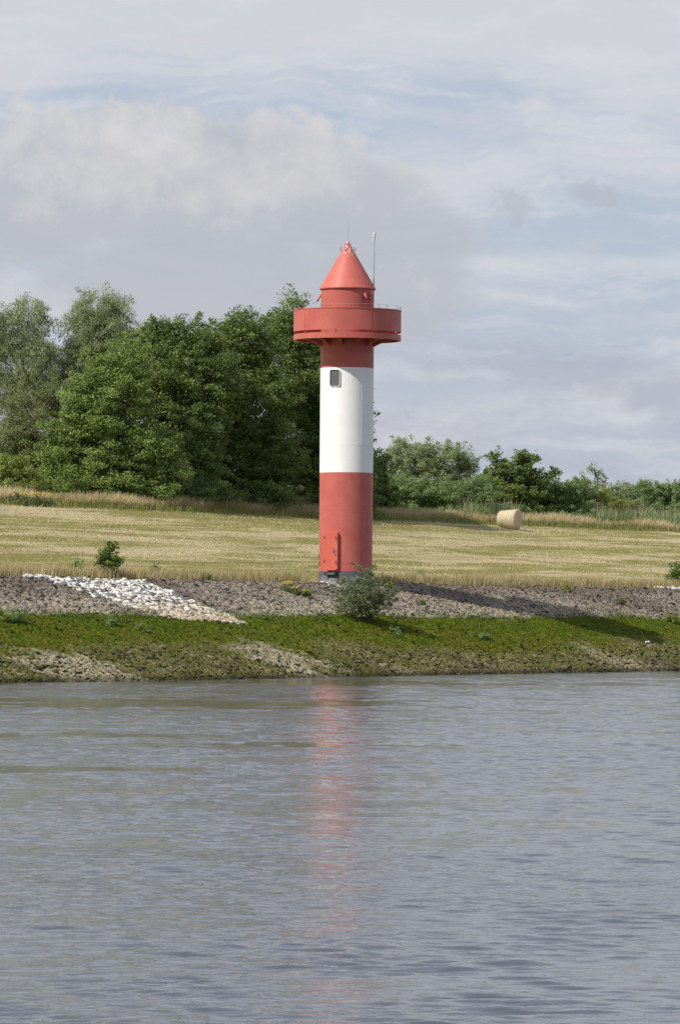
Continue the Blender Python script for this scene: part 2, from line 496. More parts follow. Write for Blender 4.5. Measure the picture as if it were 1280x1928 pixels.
grn = g.mix(g.step(fine, 0.35, 0.7), (0.17, 0.155, 0.045), (0.34, 0.31, 0.11))
mixf = g.add(g.mul(str1, 0.9), g.add(g.mul(str2, 0.55), g.mul(pat, 0.55)))
sv = g.new('ShaderNodeSeparateXYZ'); g.l.new(q, sv.inputs[0])
big_ = g.noise(g.mapping(q, (7, 2, 0), scale=(0.035, 0.13, 1)), 1.0, 4, 0.6, 1.0)
mixf = g.add(mixf, g.mul(g.sub(big_, 0.5), 0.9))
c = g.mix(g.step(mixf, 1.10, 0.90), straw, grn)
swath = g.noise(g.mapping(q, (1, 2, 0), scale=(0.045, 1.1, 1)), 1.0, 4, 0.6)
c = g.mix(g.mul(g.step(swath, 0.57, 0.68), 0.7), c, (0.64, 0.54, 0.32))
c = g.mix(g.mul(g.step(fn2, 0.55, 0.40), 0.38), c, (0.12, 0.105, 0.035))
g.l.new(c, p.inputs['Base Color']); p.inputs['Roughness'].default_value = 0.95; p.inputs['Specular IOR Level'].default_value = 0.1
bump(g, p, g.add(fine, g.mul(fn2, 0.6)), 0.9, 0.09)
MEADOW = m
field = mesh('field', np.stack([x, y, z], -1), f, MEADOW, smooth=True); tag(field, kind='structure')


# ------------------------------------------------------------------ stones
def ico(sub):
    bm = bmesh.new(); bmesh.ops.create_icosphere(bm, subdivisions=sub, radius=1.0)
    v = np.array([q.co[:] for q in bm.verts]); f = np.array([[q.index for q in t.verts] for t in bm.faces]); bm.free()
    return v, f


def rotm(n, r):
    q = r.normal(size=(n, 4)); q /= np.linalg.norm(q, axis=1)[:, None]; w_, a, b, c = q.T
    return np.stack([1 - 2 * (b * b + c * c), 2 * (a * b - c * w_), 2 * (a * c + b * w_), 2 * (a * b + c * w_), 1 - 2 * (a * a + c * c), 2 * (b * c - a * w_),
                     2 * (a * c - b * w_), 2 * (b * c + a * w_), 1 - 2 * (a * a + b * b)], -1).reshape(n, 3, 3)


def stones(name, pos, size, cols, r, sub=1, flat=0.6, rough=0.28):
    bv, bf = ico(sub); n = len(pos)
    sc_ = np.stack([r.uniform(0.8, 1.3, n), r.uniform(0.6, 1.0, n), r.uniform(flat * 0.7, flat * 1.2, n)], -1)
    v = bv[None] * (1 + r.uniform(-rough, rough, (n, len(bv), 1))) * sc_[:, None]
    # mostly lying: small tilt + spin
    R = rotm(n, r); sp_ = r.uniform(0, 2 * math.pi, n); tx = r.normal(0, 0.35, n)
    cz, sz = np.cos(sp_), np.sin(sp_); ct, st = np.cos(tx), np.sin(tx); o = np.zeros(n); i = np.ones(n)
    Rz = np.stack([cz, -sz, o, sz, cz, o, o, o, i], -1).reshape(n, 3, 3); Rx = np.stack([i, o, o, o, ct, -st, o, st, ct], -1).reshape(n, 3, 3)
    v = np.einsum('nij,nkj->nki', Rx @ Rz, v) * size[:, None, None] + pos[:, None]
    ff = (bf[None] + (np.arange(n) * len(bv))[:, None, None]).reshape(-1, 3)
    ca = np.repeat(cols, len(bv), 0)
    return mesh(name, v.reshape(-1, 3), ff, STONEM, attrs={'col': ('FLOAT_COLOR', np.concatenate([ca, np.ones((len(ca), 1))], 1))})


n = 44000
u = rng.uniform(-32, 62, n); v = rng.uniform(-0.3, 11.9, n) ** 1.0
keep = rng.random(n) < np.where((v > 3.0) & (v < 7.3), 0.26, 1.0)
u, v = u[keep], v[keep]; n = len(u)
z = ground_uv(u, v); r1 = rng.random(n); r2 = rng.random(n)
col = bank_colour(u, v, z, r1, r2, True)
size = rng.uniform(0.035, 0.100, n) * np.where(rng.random(n) < 0.08, 1.9, 1) * np.where((v > 3.4) & (v < 7.2), 0.75, 1)
x, y = to_xy(u, v)
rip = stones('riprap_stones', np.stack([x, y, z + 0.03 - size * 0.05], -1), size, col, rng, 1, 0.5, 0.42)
tag(rip, 'grey brown and algae covered broken stones lying all over the river bank slope', 'stones', kind='stuff')

# white limestone strip: quad in bank coordinates
n = 3300
a, b = rng.random(n), rng.random(n) ** 0.9
Q = [WQ[0] + a_ * (WQ[1] - WQ[0]) for a_ in a]; R_ = [WQ[3] + a_ * (WQ[2] - WQ[3]) for a_ in a]
uv = np.array([q_ + b_ * (r_ - q_) for q_, r_, b_ in zip(Q, R_, b)])
uv[:, 0] += rng.normal(0, 0.14, n)
z = ground_uv(uv[:, 0], uv[:, 1]); r1 = rng.random(n)
col = np.where((r1 < 0.34)[:, None], np.array([0.17, 0.165, 0.165]) * rng.uniform(0.6, 1.5, (n, 1)), np.array([0.78, 0.74, 0.67]) * rng.uniform(0.7, 1.06, (n, 1)))
tan = np.clip((2.95 + rng.normal(0, 0.22, n) - z) / 0.5, 0, 0.7)[:, None]
col = col * (1 - tan) + np.array([0.42, 0.33, 0.20]) * rng.uniform(0.75, 1.15, (n, 1)) * tan
size = rng.uniform(0.07, 0.16, n) * np.where(r1 < .10, 1.25, 1)
x, y = to_xy(uv[:, 0], uv[:, 1])
ws = stones('white_stones', np.stack([x, y, z + 0.015 + rng.uniform(-.03, .03, n)], -1), size, col, rng, 2, 0.55, 0.22)
tag(ws, 'strip of white and grey broken stone running down the bank below the sapling', 'stones', kind='stuff')


def small_white(name, label, pts, n, spread, alb=.72):
    P_ = np.array([hit(*q) for q in pts]); k = rng.integers(0, len(P_), n)
    x = P_[k, 0] + rng.normal(0, spread, n); y = P_[k, 1] + rng.normal(0, spread, n)
    u, v = to_uv(x, y); x, y = to_xy(u, np.minimum(v, 11.9)); z = ground(x, y)
    col = alb * np.array([1, .97, .91]) * rng.uniform(0.6, 1.08, (n, 1)); size = rng.uniform(0.07, 0.17, n)
    return tag(stones(name, np.stack([x, y, z + 0.06], -1), size, col, rng, 2, 0.5, 0.2), label, 'stones', kind='stuff')


small_white('white_stones', 'white stones at the crest beside the sapling on the right edge', [(1240, 1109), (1255, 1109), (1270, 1110), (1285, 1110), (1300, 1111)], 60, 0.25)
small_white('white_stones', 'small spill of pale stones behind the willow bush in front of the tower', [(622, 1103), (640, 1106), (655, 1112), (672, 1120), (690, 1126), (702, 1124)], 45, 0.22, .45)
small_white('white_stones', 'thin line of white stones along the crest left of the sapling', [(50, 1087), (62, 1088), (78, 1088), (90, 1089)], 40, 0.15)

# ------------------------------------------------------------------ water
def slick_at(x, y):                               # calm slicks that the wind does not ruffle
    wob = (fbm(x * 0.55, y * 0.30, 301, 5, .75) - 0.5) * 3.4; o = 0
    for x0, y0, rx, ry in ((-4.0, 131, 7.5, 8.0), (-6.0, 97, 3.2, 2.4), (-0.8, 90.5, 2.6, 3.2), (-5.5, 76, 4.5, 1.6), (9, 103, 5, 1.6), (-2, 170, 12, 5)):
        o = np.maximum(o, np.clip((1.1 - np.hypot((x - x0) / rx, (y - y0) / ry) - wob) / 0.35, 0, 1))
    return o


WAVE_SLOPE = 0.100
def sp_at(y): return 0.028 + np.maximum(0, y - 30) * 0.00052


ys = [-4000, -1000, -300, -80, -20, 0, 10, 18, 22]; yy = 24.0
while yy < 232: ys.append(yy); yy += float(sp_at(yy))
ys = np.array(ys + [245, 262, 300, 420, 700, 1500, 5000])
S_ = np.concatenate([[-3000, -300, -60, -12, -4, -2, -1.3], np.linspace(-1, 1, 600), [1.3, 2, 4, 12, 60, 300, 3000]])
SS, V, f = grid(S_, ys)
U = SS * (np.clip(V, 0, 300) * 0.115 + 1.6)                # rows widen with distance so that the mesh density follows the view
fadew = np.clip((V - 22.5) / 3, 0, 1) * np.clip((232 - V) / 10, 0, 1) * np.clip((1.0 - np.abs(SS)) / .1, 0, 1)
h = np.zeros(U.shape); r_ = np.random.default_rng(5); NW = 84
for k in range(NW):
    lam = 0.09 * (0.80 / 0.09) ** (((k + r_.random()) / NW) ** 1.15)
    th = rad(90 + r_.normal(5, 21)); kk = 2 * math.pi / lam
    sl = WAVE_SLOPE * math.sqrt(2 / NW) * (1.1 if lam < .8 else 0.8)
    h += np.clip(lam / (2.6 * sp_at(V)) - 1, 0, 1) * sl / kk * np.sin(kk * (U * math.cos(th) + V * math.sin(th)) + r_.uniform(0, 6.28))
gust = 0.55 + 0.9 * fbm(U * 0.07, V * 0.045, 88, 4) ** 1.2
slk = slick_at(U, V)
h *= 0.35 + 1.5 * np.clip(fbm(U * 0.9, V * 0.55, 404, 3) * 1.6 - 0.35, 0, 1.2)      # ripples come in groups
h *= gust * fadew * (1 - 0.80 * slk)
m, g, p, _ = mat('river_water')
geo = g.new('ShaderNodeNewGeometry').outputs['Position']
p.inputs['Base Color'].default_value = (0.066, 0.072, 0.082, 1); p.inputs['Roughness'].default_value = 0.03
p.inputs['IOR'].default_value = 1.333; p.inputs['Specular IOR Level'].default_value = 0.5
n2 = g.noise(g.mapping(geo, (3, 9, 0), rot=(0, 0, rad(12)), scale=(3.6, 5.2, 1)), 1.0, 4, 0.62, 0.5)
n3 = g.noise(g.mapping(geo, (1, 2, 0), rot=(0, 0, rad(-20)), scale=(11, 15, 1)), 1.0, 3, 0.6, 0.3)
calm = g.noise(g.mapping(geo, (1, 5, 0), rot=(0, 0, rad(-8)), scale=(0.05, 0.085, 1)), 1.0, 5, 0.6)
ca = g.new('ShaderNodeAttribute', attribute_name='ruffle')
amp = g.mul(g.step(calm, 0.30, 0.58, 0.5, 1.0), ca.outputs['Fac'])
prev = None
for nn_, dist_ in ((n2, 0.011), (n3, 0.010)):
    b1 = g.new('ShaderNodeBump'); b1.inputs['Distance'].default_value = dist_; g.l.new(amp, b1.inputs['Strength']); g.l.new(nn_, b1.inputs['Height'])
    if prev: g.l.new(prev, b1.inputs['Normal'])
    prev = b1.outputs[0]
g.l.new(prev, p.inputs['Normal'])
water = mesh('river_water', np.stack([U, V, h], -1), f, m, smooth=True, attrs={'ruffle': ('FLOAT', 1 - 0.5 * slk)}); tag(water, kind='structure')

# ------------------------------------------------------------------ the tower
TX, TY = 0.28, 210.0
SP = TY / F


def tz(py): return CAM_H + (1150 - py) * SP                    # height of an image row on the tower axis


TB = tz(1102)
tower = thing('light_tower', 'tall round red and white banded river light tower with a gallery and pointed roof', 'lighthouse', (TX, TY, TB))


def H(py): return tz(py) - TB


def lathe(name, prof, m, parent, seg=128, a0=0.0, a1=2 * math.pi, sharp=8, closed_profile=False):
    full = abs(a1 - a0 - 2 * math.pi) < 1e-6
    na = seg if full else seg + 1
    an = a0 + (a1 - a0) * np.arange(na) / seg
    pr = np.array(prof, float)
    v = np.stack([np.outer(pr[:, 0], np.cos(an)), np.outer(pr[:, 0], np.sin(an)), np.outer(pr[:, 1], np.ones(na))], -1).reshape(-1, 3)
    k = len(pr); i = np.arange(k * na).reshape(k, na)
    j2 = np.roll(i, -1, 1) if full else None
    rows = list(range(k - 1))
    fs = []
    for r_i in rows + ([k - 1] if closed_profile else []):
        A, B = i[r_i], i[(r_i + 1) % k]
        if full: A2, B2 = np.roll(A, -1), np.roll(B, -1); fs.append(np.stack([A, A2, B2, B], -1))
        else: fs.append(np.stack([A[:-1], A[1:], B[1:], B[:-1]], -1))
    return mesh(name, v, np.concatenate(fs), m, parent, True, sharp=sharp)


def box_bm(bm, cx_, cy_, cz_, sx_, sy_, sz_, M=None, bevel=0.0):
    r = bmesh.ops.create_cube(bm, size=1.0, matrix=(M or Matrix()) @ Matrix.Translation((cx_, cy_, cz_)) @ Matrix.Diagonal((sx_, sy_, sz_, 1)))
    if bevel:
        es = list({e for v_ in r['verts'] for e in v_.link_edges})
        bmesh.ops.bevel(bm, geom=es, offset=bevel, segments=2, affect='EDGES', profile=0.5)
    return bm


def tube_pts(pts, radii, seg=8):
    pts = [Vector(q) for q in pts]; V_, F_ = [], []
    up = Vector((0.13, 0.27, 0.95)).normalized()
    for i, q in enumerate(pts):
        d = (pts[min(i + 1, len(pts) - 1)] - pts[max(i - 1, 0)]).normalized()
        a = d.cross(up)
        if a.length < 1e-3: a = d.cross(Vector((1, 0, 0)))
        a.normalize(); b = d.cross(a)
        for k in range(seg):
            t = 2 * math.pi * k / seg; V_.append(q + (a * math.cos(t) + b * math.sin(t)) * radii[i])
    for i in range(len(pts) - 1):
        for k in range(seg):
            k2 = (k + 1) % seg; F_.append((i * seg + k, i * seg + k2, (i + 1) * seg + k2, (i + 1) * seg + k))
    return [tuple(q) for q in V_], F_


def tubes(name, lst, m, parent, seg=8):
    V_, F_ = [], []
    for pts, radii in lst:
        if not hasattr(radii, '__len__'): radii = [radii] * len(pts)
        v_, f_ = tube_pts(pts, radii, seg); o = len(V_); V_ += v_; F_ += [tuple(q + o for q in t) for t in f_]
    return mesh(name, V_, F_, m, parent, True, sharp=50)


def facing(deg, r):
    """frame on the tower wall: x tangent (to the viewer's right), y outward, z up; deg right of the camera direction"""
    t = rad(deg); out = Vector((math.sin(t), -math.cos(t), 0)); tanv = Vector((math.cos(t), math.sin(t), 0))
    M = Matrix(((tanv.x, -out.x, 0, out.x * r), (tanv.y, -out.y, 0, out.y * r), (0, 0, 1, 0), (0, 0, 0, 1)))
    return M   # local -y points outward


RS = 50.2 * SP
lathe('foot', [(1.02 * RS + .17, -0.35), (1.02 * RS + .17, H(1099)), (1.0 * RS + .045, H(1087.5)), (1.0 * RS + .012, H(1086))], FOOTM, tower)
lathe('dark_base_band', [(RS + .010, H(1087)), (RS + .010, H(1075.5)), (RS - 0.01, H(1075.3))], FOOTM, tower)
lathe('red_lower_band', [(RS, H(1080)), (RS, H(960)), (RS + .003, H(959.6)), (RS + .003, H(958.9)), (RS, H(958.5)), (RS, H(890.4))], RED, tower)
lathe('white_band', [(RS + .001, H(890.4)), (RS + .001, H(838.6)), (RS + .005, H(838.2)), (RS + .005, H(837.4)), (RS + .001, H(837)), (RS + .001, H(693.4))], WHITE, tower)
lathe('red_upper_band', [(RS, H(693.4)), (RS, H(664)), (RS + .006, H(663.5)), (RS + .006, H(662.5)), (RS, H(662)), (RS, H(628))], RED, tower)
# weld seam on the white band
bm = bmesh.new(); box_bm(bm, 0, 0, (H(838) + H(700)) / 2, 0.012, 0.014, H(700) - H(838), facing(34, RS)); obj('weld_seam', bm, WHITE, tower)

RG = 101.2 * SP
zt, zb = H(586), H(625.6)
gal = lathe('gallery_parapet', [(RG, zb), (RG, zt), (RG + .02, zt + .005), (RG + .02, zt + .04), (RG - .035, zt + .04), (RG - .035, zt), (RG - 0.012, zt - .01), (RG - 0.012, zb)], RED, tower, 160, closed_profile=True)
for dg in (26.0, -52, 78, 130, 182, 234, -104):
    bm = bmesh.new(); box_bm(bm, 0, 0, (zt + zb) / 2, 0.02, 0.012, zt - zb - .01, facing(dg, RG + .002)); obj('panel_seam', bm, RED, gal)
l0, l1 = H(641.0), H(630.6)
lathe('gallery_rim', [(RG, l0), (RG, l1), (RG - .03, l1), (RG - .03, l0 + .02), (RG - .11, l0 + .02), (RG - .11, l0)], RED, tower, 160, closed_profile=True)
lathe('gallery_deck', [(RS - .02, l1 - .10), (RG - .035, l1 - .10), (RG - .035, l1 - .06), (RS - .02, l1 - .06)], RED, tower, 128, closed_profile=True)
for k in range(12):
    dg = -75 + 30 * k + 4
    M = facing(dg, 0)
    bm = bmesh.new()
    # tapered gusset: deep at the shaft, shallow at the rim
    t_ = 0.045
    prof = [(-RS + .02, l1 - .105), (-RG + .09, l1 - .105), (-RG + .09, l0 + .045), (-RS - .52, l0 - .04), (-RS + .02, l0 - .30)]
    vs1 = [bm.verts.new(M @ Vector((-t_, a_, b_))) for a_, b_ in prof]; vs2 = [bm.verts.new(M @ Vector((t_, a_, b_))) for a_, b_ in prof]
    bm.faces.new(vs1); bm.faces.new(vs2[::-1])
    for q in range(5): bm.faces.new([vs1[q], vs2[q], vs2[(q + 1) % 5], vs1[(q + 1) % 5]])
    bmesh.ops.recalc_face_normals(bm, faces=bm.faces)
    obj('bracket', bm, RED, tower)
for dg in (-52, -12.5, 27.5, 68, 108, 148, 188, 228, 268):
    bm = bmesh.new(); box_bm(bm, 0, 0.03, (zb + l1) / 2, 0.035, 0.03, zb - l1 + .14, facing(dg, RG - .03)); obj('parapet_stay', bm, BLACK if dg == -12.5 else RED, tower)
# red lamp in the slot
bm = bmesh.new(); bmesh.ops.create_uvsphere(bm, u_segments=14, v_segments=10, radius=.055, matrix=facing(65, RG - .01) @ Matrix.Translation((0, 0, H(627.6))))
for q in bm.faces: q.smooth = True
obj('slot_lamp', bm, DOOR, tower)
# guard wire with posts on the parapet
for k in range(22):
    dg = -82 + 360 / 22 * k + (3 if k % 2 else -2)
    M = facing(dg, RG - .01)
    tubes('rail_post', [([M @ Vector((0, 0, zt + .02)), M @ Vector((0, 0, zt + .235))], 0.0085)], DARKRED, tower, 6)
an = np.linspace(0, 2 * math.pi, 97)
tubes('rail_wire', [([(math.cos(a_) * (RG - .01), math.sin(a_) * (RG - .01), zt + .215) for a_ in an], .005)], STEEL, tower, 5)

# lantern drum, roof
RL = 49.6 * SP
lathe('lantern_drum', [(RL, l1 - .06), (RL, H(547.5)), (RL + .02, H(545.5)), (RL + .02, H(543.5)), (RL - .1, H(543))], RED, tower)
M = facing(62, RL)
# half-round cable housing on the right of the drum
pr = []
bm = bmesh.new()
segs = 16; rr = .20
rows = [(H(583), 1.0), (H(556.5), 1.0), (H(553.2), .93), (H(551), .75), (H(549.8), .45)]
rings = []
for zz_, s_ in rows:
    rings.append([bm.verts.new(M @ Vector((rr * s_ * math.cos(t), -rr * .85 * s_ * math.sin(t) + .06, zz_))) for t in np.linspace(-.2, math.pi + .2, segs)])
for a_, b_ in zip(rings[:-1], rings[1:]):
    for q in range(segs - 1): bm.faces.new([a_[q], a_[q + 1], b_[q + 1], b_[q]])
bm.faces.new(rings[-1]); bmesh.ops.recalc_face_normals(bm, faces=bm.faces)
for q in bm.faces: q.smooth = True
obj('cable_housing', bm, RED, tower)
RC = 52.6 * SP
zc0, zc1 = H(544.2), H(456)
roof = lathe('roof', [(RL - .05, zc0), (RC, zc0 - .02), (RC + .012, zc0 + .015), (RC, zc0 + .055), (0.085, zc1 - .06), (0.04, zc1 + .02), (0.0, zc1 + .03)], RED_ROOF, tower, 128, sharp=25)
lathe('roof_collar', [(0.14, zc1 - .16), (0.12, zc1 - .09), (0.07, zc1 - .03), (.035, zc1 + .1), (.0, zc1 + .11)], RED_ROOF, roof, 24)
for k in range(6):
    dg = 35 + 60 * k; zl = H(470); rl = RC * (zl - zc1) / (zc0 - zc1)
    M = facing(dg, rl)
    tubes('lifting_lug', [([M @ Vector(q) for q in ((0, .02, zl - .03), (0, -.11, zl - .03), (0, -.15, zl + .02), (0, -.13, zl + .10), (0, -.07, zl + .13))], .016)], DARKRED, roof, 7)
for k in range(3):
    dg = -70 + 70 * k; M = facing(dg, .09); zl = H(460)
    tubes('lifting_lug', [([M @ Vector(q) for q in ((0, .02, zl - .06), (0, -.05, zl - .03), (0, -.06, zl + .04), (0, .0, zl + .07))], .012)], RED_ROOF, roof, 6)
tubes('lightning_rod', [([(0, 0, zc1), (0, 0, H(430)), (0.004, 0, H(405))], [.018, .013, .006])], STEEL, tower, 8)
# instrument mast
mx = (704 - 654.2) * SP; my = 0.35
mast = tubes('instrument_mast', [([(mx - .03, my, H(580)), (mx - .02, my, H(545)), (mx, my, H(449))], [.035, .032, .024])], STEEL, tower, 10)
hd = lathe('instrument_head', [(.0, H(451)), (.028, H(450.5)), (.045, H(447.5)), (.05, H(444.5)), (.068, H(444)), (.070, H(441.8)), (.045, H(441.4)), (.045, H(440.6)), (.070, H(440.2)), (.072, H(437.5)), (.05, H(437.2)), (.05, H(436.6)), (.068, H(436.2)), (.06, H(434.8)), (0, H(434.6))], PALE, mast, 20, sharp=20)
hd.location = (mx, my, 0)
for za in (546, 560): tubes('mast_stay', [([(mx - .02, my, H(za)), (RL * .75, .45, H(za + 2))], .012)], STEEL, mast, 6)


def hood(dg, zc, tilt=0.0, w_=.075, ln=.36):
    """sloping half-pipe spout that stands off the drum wall"""
    M = facing(dg, RL)
    N = 14
    rows = [(0.0, .0, 1.0), (ln * .5, .10, 1.0), (ln, .20, 1.0)]
    bm = bmesh.new(); rings = []
    for dz, out_, s_ in rows:
        rings.append([bm.verts.new(M @ Vector((w_ * math.cos(t) + tilt * dz, -out_ - w_ * .7 * math.sin(t), zc - dz))) for t in np.linspace(0, 2 * math.pi, N, endpoint=False)])
    for a_, b_ in zip(rings[:-1], rings[1:]):
        for q in range(N): bm.faces.new([a_[q], a_[(q + 1) % N], b_[(q + 1) % N], b_[q]])
    bm.faces.new(rings[0]); bm.faces.new(rings[-1]); bmesh.ops.recalc_face_normals(bm, faces=bm.faces)
    for q in bm.faces: q.smooth = len(q.verts) == 4
    return obj('spout', bm, RED, tower)


hood(-84, H(553.5)); hood(38, H(551.5), .12)
M = facing(53, RL)
tubes('bent_pipe', [([M @ Vector(q) for q in ((.02, -.12, H(549.5)), (.02, -.14, H(556)), (.0, -.13, H(561)), (-.05, -.08, H(563.5)), (-.05, .03, H(564)))], .042)], RED, tower, 10)
bm = bmesh.new(); box_bm(bm, 0, 0, (H(566) + H(582)) / 2, .05, .05, .45, facing(55, RL)); obj('cable_duct', bm, RED, tower)


def rrect(w_, h_, r_, n_=6):
    pts = []
    for (sx_, sz_, a0) in ((1, 1, 0), (-1, 1, 90), (-1, -1, 180), (1, -1, 270)):
        for k in range(n_ + 1):
            a_ = rad(a0 + 90 * k / n_); pts.append((sx_ * (w_ / 2 - r_) + r_ * math.cos(a_), sz_ * (h_ / 2 - r_) + r_ * math.sin(a_)))
    return pts


def plate(name, outline, y0, y1, M, m, parent, inner=None, bev=0.0):
    """rounded plate from depth y0 (back) to y1 (front); with inner outline it becomes a frame"""
    bm = bmesh.new(); k = len(outline)
    A = [bm.verts.new(M @ Vector((x_, -y0, z_))) for x_, z_ in outline]; B = [bm.verts.new(M @ Vector((x_, -y1, z_))) for x_, z_ in outline]
    for q in range(k): bm.faces.new([A[q], A[(q + 1) % k], B[(q + 1) % k], B[q]])
    if inner:
        Ci = [bm.verts.new(M @ Vector((x_, -y1, z_))) for x_, z_ in inner]; D = [bm.verts.new(M @ Vector((x_, -y0, z_))) for x_, z_ in inner]
        for q in range(k):
            bm.faces.new([B[q], B[(q + 1) % k], Ci[(q + 1) % k], Ci[q]]); bm.faces.new([Ci[q], Ci[(q + 1) % k], D[(q + 1) % k], D[q]])
    else:
        bm.faces.new(A[::-1]); fr = bm.faces.new(B)
        if bev: bmesh.ops.bevel(bm, geom=list(fr.edges), offset=bev, segments=3, affect='EDGES', profile=0.5)
    bmesh.ops.recalc_face_normals(bm, faces=bm.faces)
    return obj(name, bm, m, parent)


# window
wz = (H(697.5) + H(729.5)) / 2
M = facing(-26.5, RS) @ Matrix.Translation((0, 0, wz))
o1 = rrect(.545, .79, .095); o2 = rrect(.50, .75, .08)
win = plate('window', o1, -.06, .045, M, WHITE, tower, o2)
plate('window_gasket', rrect(.50, .75, .08), -.055, .038, M, BLACK, win, rrect(.455, .705, .065))
plate('window_pane', rrect(.455, .705, .065), -.05, .012, M, GLASS, win)

# door
dz_ = (H(1001) + H(1074.2)) / 2
M = facing(-30.5, RS) @ Matrix.Translation((0.02, 0, dz_))
door = plate('door', rrect(.66, 1.80, .10), .03, .115, M, DOOR, tower, bev=.02)
frame_ = plate('door_frame', rrect(.62, 1.76, .10), -.14, .03, M, RED, door)
for zz_ in (.62, -.50):
    bm = bmesh.new(); box_bm(bm, -.40, -.06, zz_, .10, .05, .03, M, .008); box_bm(bm, -.40, -.06, zz_, .03, .08, .10, M, .008); obj('hinge', bm, DARKRED, door)
    bm = bmesh.new(); box_bm(bm, .23, -.135, zz_ + .01, .075, .03, .12, M, .012); obj('dog_clamp', bm, DOOR, door)
    tubes('clamp_lever', [([M @ Vector(q) for q in ((.25, -.15, zz_), (.27, -.17, zz_ - .06), (.30, -.15, zz_ - .13))], .014)], DARKRED, door, 6)
bm = bmesh.new(); box_bm(bm, .13, -.13, .0, .045, .03, .20, M, .01); obj('lock_plate', bm, DARKRED, door)
tubes('door_handle', [([M @ Vector(q) for q in ((.13, -.13, .02), (.17, -.18, .03), (.22, -.18, .05), (.22, -.17, -.07))], .014)], STEEL, door, 8)
tubes('key_boss', [([M @ Vector(q) for q in ((.21, -.11, -.16), (.21, -.17, -.17))], .022)], STEEL, door, 8)
# step below the door
bm = bmesh.new(); box_bm(bm, -.02, -.20, H(1081.2) - dz_, .52, .035, .06, M, .01); box_bm(bm, -.02, -.11, H(1080.2) - dz_, .52, .16, .02, M); stp = obj('door_step', bm, FOOTM, tower)
for xx in (-.27, .26):
    bm = bmesh.new(); box_bm(bm, xx, -.13, H(1080.8) - dz_, .09, .26, .14, M, .02); obj('step_bracket', bm, BLACK, stp)
# small fittings low on the wall
for dg, py_ in ((-72, 1061), (-78, 1048), (68, 1063)):
    Mf = facing(dg, RS); zf = H(py_)
    tubes('cable_clip', [([Mf @ Vector(q) for q in ((0, .02, zf + .06), (0, -.05, zf + .05), (0, -.06, zf - .05), (0, .0, zf - .09))], .02)], DARKRED, tower, 7)
bm = bmesh.new(); box_bm(bm, 0, -.02, H(1068.5), .05, .03, .05, facing(-71, RS), .01); obj('earth_lug', bm, PALE, tower)

# ------------------------------------------------------------------ vegetation
def nrm(a): return a / np.maximum(np.linalg.norm(a, axis=-1, keepdims=True), 1e-6)


def leaf_quads(pos, normal, axis_, ln, wd):
    """diamond leaves"""
    axis_ = nrm(axis_ - normal * np.sum(axis_ * normal, -1, keepdims=True)); side = np.cross(normal, axis_)
    ln = ln[:, None]; wd = wd[:, None]
    v = np.stack([pos - axis_ * ln * .5, pos + side * wd * .5 - normal * wd * .12, pos + axis_ * ln * .5, pos - side * wd * .5 - normal * wd * .12], 1).reshape(-1, 3)
    f_ = np.arange(len(pos) * 4).reshape(-1, 4)
    return v, f_


STY = {
    #           boughs/m2  leaves  length      spread flat  up    leaf len, wid
    'alder':  dict(nb=4.0, nl=140, L=(.8, 1.9), w=.30, fl=.50, up=.34, ll=.125, lw=.095, droop=0),
    'willow': dict(nb=4.0, nl=120, L=(.8, 1.9), w=.20, fl=.8, up=-.9, ll=.16, lw=.042, droop=1),
    'bush':   dict(nb=6.5, nl=110, L=(.45, 1.05), w=.22, fl=.7, up=.6, ll=.125, lw=.05, droop=0),
    'broad':  dict(nb=5.5, nl=95, L=(.5, 1.2), w=.24, fl=.6, up=.4, ll=.135, lw=.10, droop=0),
    'sparse': dict(nb=2.3, nl=46, L=(.5, 1.2), w=.20, fl=.7, up=.5, ll=.14, lw=.08, droop=0),
}


